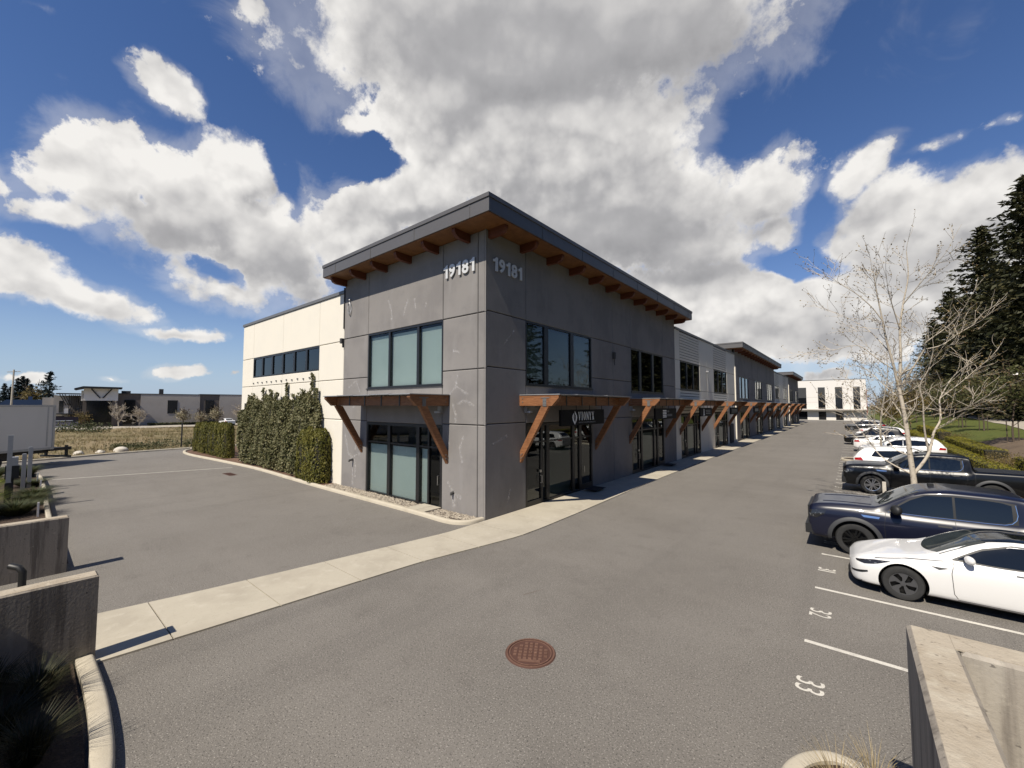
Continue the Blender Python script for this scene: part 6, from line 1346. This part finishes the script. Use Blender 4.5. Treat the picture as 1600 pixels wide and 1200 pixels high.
m = MB(); m.box((-5.6, .8, 6.2), (-2.6, 4.5, 6.38)); m.build('porch_roof', MT['black'], OB)
for p, q in (((-1.2, 7.2), (.0, 5.5)), ((1.5, 7.2), (.35, 5.5))): m = MB(); m.bar((p[0], -1.0, p[1]), (q[0], -1.0, q[1]), .17, .15, up=(0, 1, 0)); m.build('roof_strut', MT['black'], OB)
for k in range(3): m = MB(); m.bar((-5.2+k*.32, 1.5, 6.2), (-4.4+k*.28, 2.6, 4.2), .10, .10, up=(0, 1, 0)); m.build('porch_strut', MT['black'], OB)
for k in range(7): m = MB(); m.box((-4.1+k*.26, 2.6, .2), (-3.98+k*.26, 3.0, 6.1)); m.build('fin', MT['farbrown'], OB)
m = MB(); m.box((-5.9, 1.2, 2.55), (-2.5, 3.1, 2.72)); m.build('canopy', MT['black'], OB)
for x0, x1, z0, z1 in ((3.3, 4.85, 2.65, 5.2), (3.2, 5.1, .1, 2.0), (9.7, 11.25, 2.55, 5.2), (15.9, 17.4, 2.6, 5.25), (15.7, 17.3, .3, 1.6), (-5.3, -4.75, 2.9, 5.0), (-2.95, -2.5, 3.8, 5.2), (-5.6, -4.6, .1, 2.2)):
    yy = -.16 if x0 > 0 else 3.1
    obx('window', 'farwin', [((x0, yy, z0), (x1, yy+.2, z1))])
def farp(x, y): return -98-y, x
def wpos(x, y, z=0.): p = farp(x, y); return (p[0], p[1], z)
for k, (x, y, h, mat, n, lab) in enumerate(((2.2, -4, 4.2, None, 0, 'bare branching tree before the black entry of the far block'), (5.2, -3, 3.0, None, 0, 'small bare tree right of the entry of the far block'), (-2.6, -4, 3.0, 'ochre', 500, 'small ochre tree left of the far entry'), (11.6, -4, 3.4, 'blossom', 600, 'pale blossoming tree before the grey wall of the far block'), (14.6, -4, 3.1, 'blossom', 450, 'pale tree left of the brown bay of the far block'), (17.2, -4, 3.8, 'blossom', 700, 'larger pale blossoming tree before the brown bay'), (21.5, -4, 3.6, None, 0, 'thin bare tree right of the brown bay'))):
    p = wpos(x, y, -.1)
    if mat: leafy_tree('blossom_tree', lab, p[0], p[1], p[2], h, 80+k, mat, n, 1.3, .32, .26, 'small trees before the far block', .08, .3, .03)
    else: bare_tree('bare_tree', lab, grow(p, h, .10, 90+k, nl=11, spread=1.2), p, .1, 'small trees before the far block', 'bark', .10, 5, .9, 1, .026)
foliage_box('hedge', 'low dark hedge in front of the far grey block', 'hedge', [wpos(6.5, -2.5, 0), wpos(17, -2.5, 0), wpos(30, -2.5, 0)], 1.4, .6, 'grassgreen', .3, 1600)
m = MB(); m.add([wpos(-22, -12, .12), wpos(40, -12, .12), wpos(40, -9.5, .14), wpos(-22, -9.5, .14)], [(0, 1, 2, 3)]); m.add([wpos(-22, -9.5, .15), wpos(40, -9.5, .15), wpos(40, -1, .16), wpos(-22, -1, .16)], [(0, 1, 2, 3)]); tag(m.build('far_road', MT['path']), kind='structure')
sg = empty('site_sign', (-88, -5.6, .1), math.pi/2); tag(sg, 'wide purple black and grey site sign on white legs beyond the trailer', 'sign')
m = MB(); m.box((-2.4, -.05, 1.25), (2.2, .05, 2.1)); m.build('sign_panel', pbr('dark_violet_panel', (.025, .015, .025), .5), sg)
m = MB(); m.box((-2.4, -.05, .6), (2.2, .05, 1.24)); m.build('lower_panel', pbr('mauve_grey_panel', (.23, .2, .23), .6), sg); m = MB(); m.box((-1.8, -.07, 1.75), (-.7, -.052, 1.85)); m.box((-2.2, -.07, 1.45), (1.6, -.052, 1.55)); m.build('lettering', MT['signwhite'], sg)
for x in (-1.6, .3, 1.4): m = MB(); m.box((x, -.06, 0), (x+.14, .06, .6)); m.build('leg', MT['farwhite'], sg)
make_car('parked_car', suv(4.6, 1.84, 1.5, 'car', 'rimsilver', False), 'pw', 'white car far off, seen above the cedar row', -90, 17.4, group='cars far off')
m = MB(); m.tube([(0, 0, 0), (0, 0, 2.35)], .06, 8); tag(m.build('black_post', MT['black'], loc=(-39.0, -.2, 0)), 'slim black post at the field edge', 'post')
# distant conifers on the left skyline
FC = conifer_mesh(16, 3.6, 240, 31, .8, 14)
for k, (x, y, s) in enumerate(((-200, -13.4, .62), (-200, -11.9, .72), (-201, -10.6, .66), (-200, -9.3, .84), (-200, -8.3, .88), (-201, -7.3, .84), (-200, -6.3, .72), (-202, -14.6, .6))):
    conifer(['small distant conifer third from the frame edge', 'distant conifer fourth from the frame edge', 'distant conifer right of the utility pole', 'tall distant conifer in the skyline group', 'tallest distant conifer of the skyline group', 'tall distant conifer right of the tallest', 'distant conifer at the right end of the skyline group', 'distant conifer at the frame edge'][k], x, y, -.3, FC, s*1.0, k*1.1, 'farconifer', 'conifers on the left skyline')
FD = conifer_mesh(15, 4.4, 150, 33, .9, 12); conifer('big layered cedar tree behind the far block entry', -160, -3.9, -.3, FD, .92, .4, 'farconifer', None)
leafy_tree('budding_tree', 'round ochre tree on the left skyline beside the layered cedar', -175, -5.6, -.3, 10, 95, 'ochre', 900, 3.4, .3, .7, None, .2, .8, .06)
m = MB(); m.tube([(0, 0, 0), (.25, .1, 11)], [.16, .11], 8); m.tube([(.25, -.7, 10.5), (.25, .9, 10.7)], .06, 6); tag(m.build('utility_pole', MT['bark'], loc=(-110, -10.5, -.3)), 'leaning wooden utility pole above the trailer roof', 'pole')
bb = empty('shed', (-140, -7.6, -.3), 1.45); tag(bb, 'low building with a blue roof behind the trailer', 'building')
m = MB(); m.box((-4, -3, 0), (4, 3, 4.4)); m.build('wall', MT['fargrey'], bb); m = MB(); m.prism([(-4.6, 4.4), (4.6, 4.4), (3.2, 5.7), (-3.2, 5.7)], 1, -3.4, 3.4); m.box((-.3, -.3, 5.7), (.3, .3, 6.5)); m.build('roof', MT['blueroof'], bb)
# ---- white building at the end of the lot
WB = empty('warehouse_office', (0, 135, 0)); tag(WB, 'white two storey building with tall dark window slots closing the end of the lot', 'building')
def wbx(name, mat, boxes):
    m = MB()
    for b in boxes: m.box(*b)
    return m.build(name, MT[mat], WB)
wbx('wall', 'farwhite', [((-8, 0, -.3), (13.15, 20, 11.2))]); wbx('parapet_cap', 'cap', [((-8.05, -.06, 11.2), (13.2, 20, 11.32))])
for x0, x1 in ((-2.3, .05), (2.75, 4.35), (6.6, 8.15), (10.45, 11.9)):
    w = wbx('window', 'farwin', [((x0, -.03, 3.15), (x1, .05, 6.25))]); wbx('window', 'greytrim', [((x0, -.03, 6.26), (x1, .05, 9.2))])
    if x0 < 10: wbx('window', 'farwin', [((x0, -.03, .05), (x1+.1, .05, 2.35))])
wbx('canopy', 'fargrey', [((-8, -1.6, 2.75), (13.2, -.01, 3.0))]); wbx('panel_line', 'fargrey', [((-8, -.012, 5.0), (13.1, .0, 5.04)), ((-8, -.012, 6.4), (13.1, 0, 6.44))])
wbx('red_wall', 'redpanel', [((13.16, .5, 1.5), (13.3, 14, 8.6))])
# ---- street lamp, trailer, posts
lp = empty('street_lamp', (23.3, 48, bankz(23.3, 48))); tag(lp, 'pale street lamp head reaching out in front of the conifers', 'street lamp')
m = MB(); m.tube([(0, 0, 0), (0, 0, 5.3)], [.07, .05], 8); m.tube([(0, 0, 5.25), (-1.3, 0, 5.3)], .03, 6); m.build('pole', MT['galv'], lp)
m = MB(); m.lathe([(.36, 0), (.36, .03), (.22, .14), (.02, .18)], 16, c=(-1.5, 0, 5.2)); m.build('lamp_head', MT['farwhite'], lp, smooth=50)
TR = empty('semi_trailer', (-31.8, -8.65, 0), math.atan2(.83, -.55)); tag(TR, 'plain white box semi trailer seen from its shaded side at the left edge', 'trailer')
# local x runs to the rear end, local y away behind
m = MB(); m.box((-14, 0, 1.2), (-.0, 2.5, 4.02)); m.build('box', MT['trailer'], TR)
m = MB(); m.box((-14.03, -.03, 3.93), (.02, 2.53, 4.05)); m.box((-14.03, -.03, 1.08), (.02, 2.53, 1.22)); m.box((-.10, -.035, 1.22), (.025, 0, 3.93)); m.box((-.42, -.012, 1.3), (-.34, 0, 3.93)); m.build('edge_rail', MT['galv'], TR)
m = MB(); m.box((-14, .3, .85), (-.05, 2.2, 1.07)); m.box((-.1, .1, .95), (1.15, .25, 1.15)); m.box((1.0, .05, .42), (1.12, 2.4, .55)); m.box((.98, .3, .5), (1.1, .42, 1.25)); m.box((.98, 1.9, .5), (1.1, 2.02, 1.25)); m.box((.2, .2, 1.0), (1.1, 2.3, 1.1)); m.box((-12, .2, .5), (-11.8, .4, 1.1)); m.box((-5.5, .25, .55), (-1.8, 2.2, .9)); m.build('chassis', MT['black'], TR)
for x in (-3.0, -4.3):
    for y in (.30, 2.2):
        t = MB(); t.lathe([(.3, -.25), (.47, -.25), (.5, -.2), (.5, .2), (.47, .25), (.3, .25)], 24, 'y'); o = t.build('wheel', MT['rubber'], TR, (x, y, .5), smooth=40); q = MB(); q.lathe([(0, -.2), (.3, -.22), (.31, .22), (0, .2)], 16, 'y'); q.build('rim', MT['galv'], o)
pp = empty('square_post', (-15.0, -10.55, .12)); tag(pp, 'tall grey square post with a black lower sleeve in the left planter', 'post')
m = MB(); m.box((-.065, -.065, .95), (.065, .065, 2.75)); m.build('upper_post', MT['galv'], pp); m = MB(); m.box((-.085, -.085, 0), (.085, .085, .94)); m.build('sleeve', MT['black'], pp)
for x, y, h, lab in ((-19.6, -10.1, 1.65, 'grey square bollard behind the tall post, the nearer of two'), (-20.4, -9.9, 1.9, 'grey square bollard behind the tall post, the taller of two')):
    m = MB(); m.box((-.07, -.07, 0), (.07, .07, h)); m.box((-.05, -.05, h), (.05, .05, h+.03)); tag(m.build('bollard', MT['galv'], loc=(x, y, .12)), lab, 'bollard', 'grey bollards in the planter')
kp = empty('gate_keypad', (-18.2, -10.45, .12)); tag(kp, 'black keypad stand with a pale hood by the bollards', 'keypad'); m = MB(); m.box((-.06, -.06, 0), (.06, .06, .9)); m.box((-.25, -.2, .75), (.25, .2, 1.3)); m.build('stand', MT['black'], kp); m = MB(); m.box((-.2, -.16, 1.3), (.16, .16, 1.66)); m.build('hood', MT['galv'], kp)
for x, y, h, lab in ((-20.9, -9.62, .62, 'thin pale stake at the planter kerb, farthest'), (-17.8, -9.62, .6, 'thin pale stake at the planter kerb, middle'), (-12.2, -9.85, .5, 'thin pale stake behind the second wing wall')):
    m = MB(); m.box((-.025, -.025, 0), (.025, .025, h)); tag(m.build('marker_stake', MT['farwhite'], loc=(x, y, .12)), lab, 'stake', 'marker stakes in the planter')
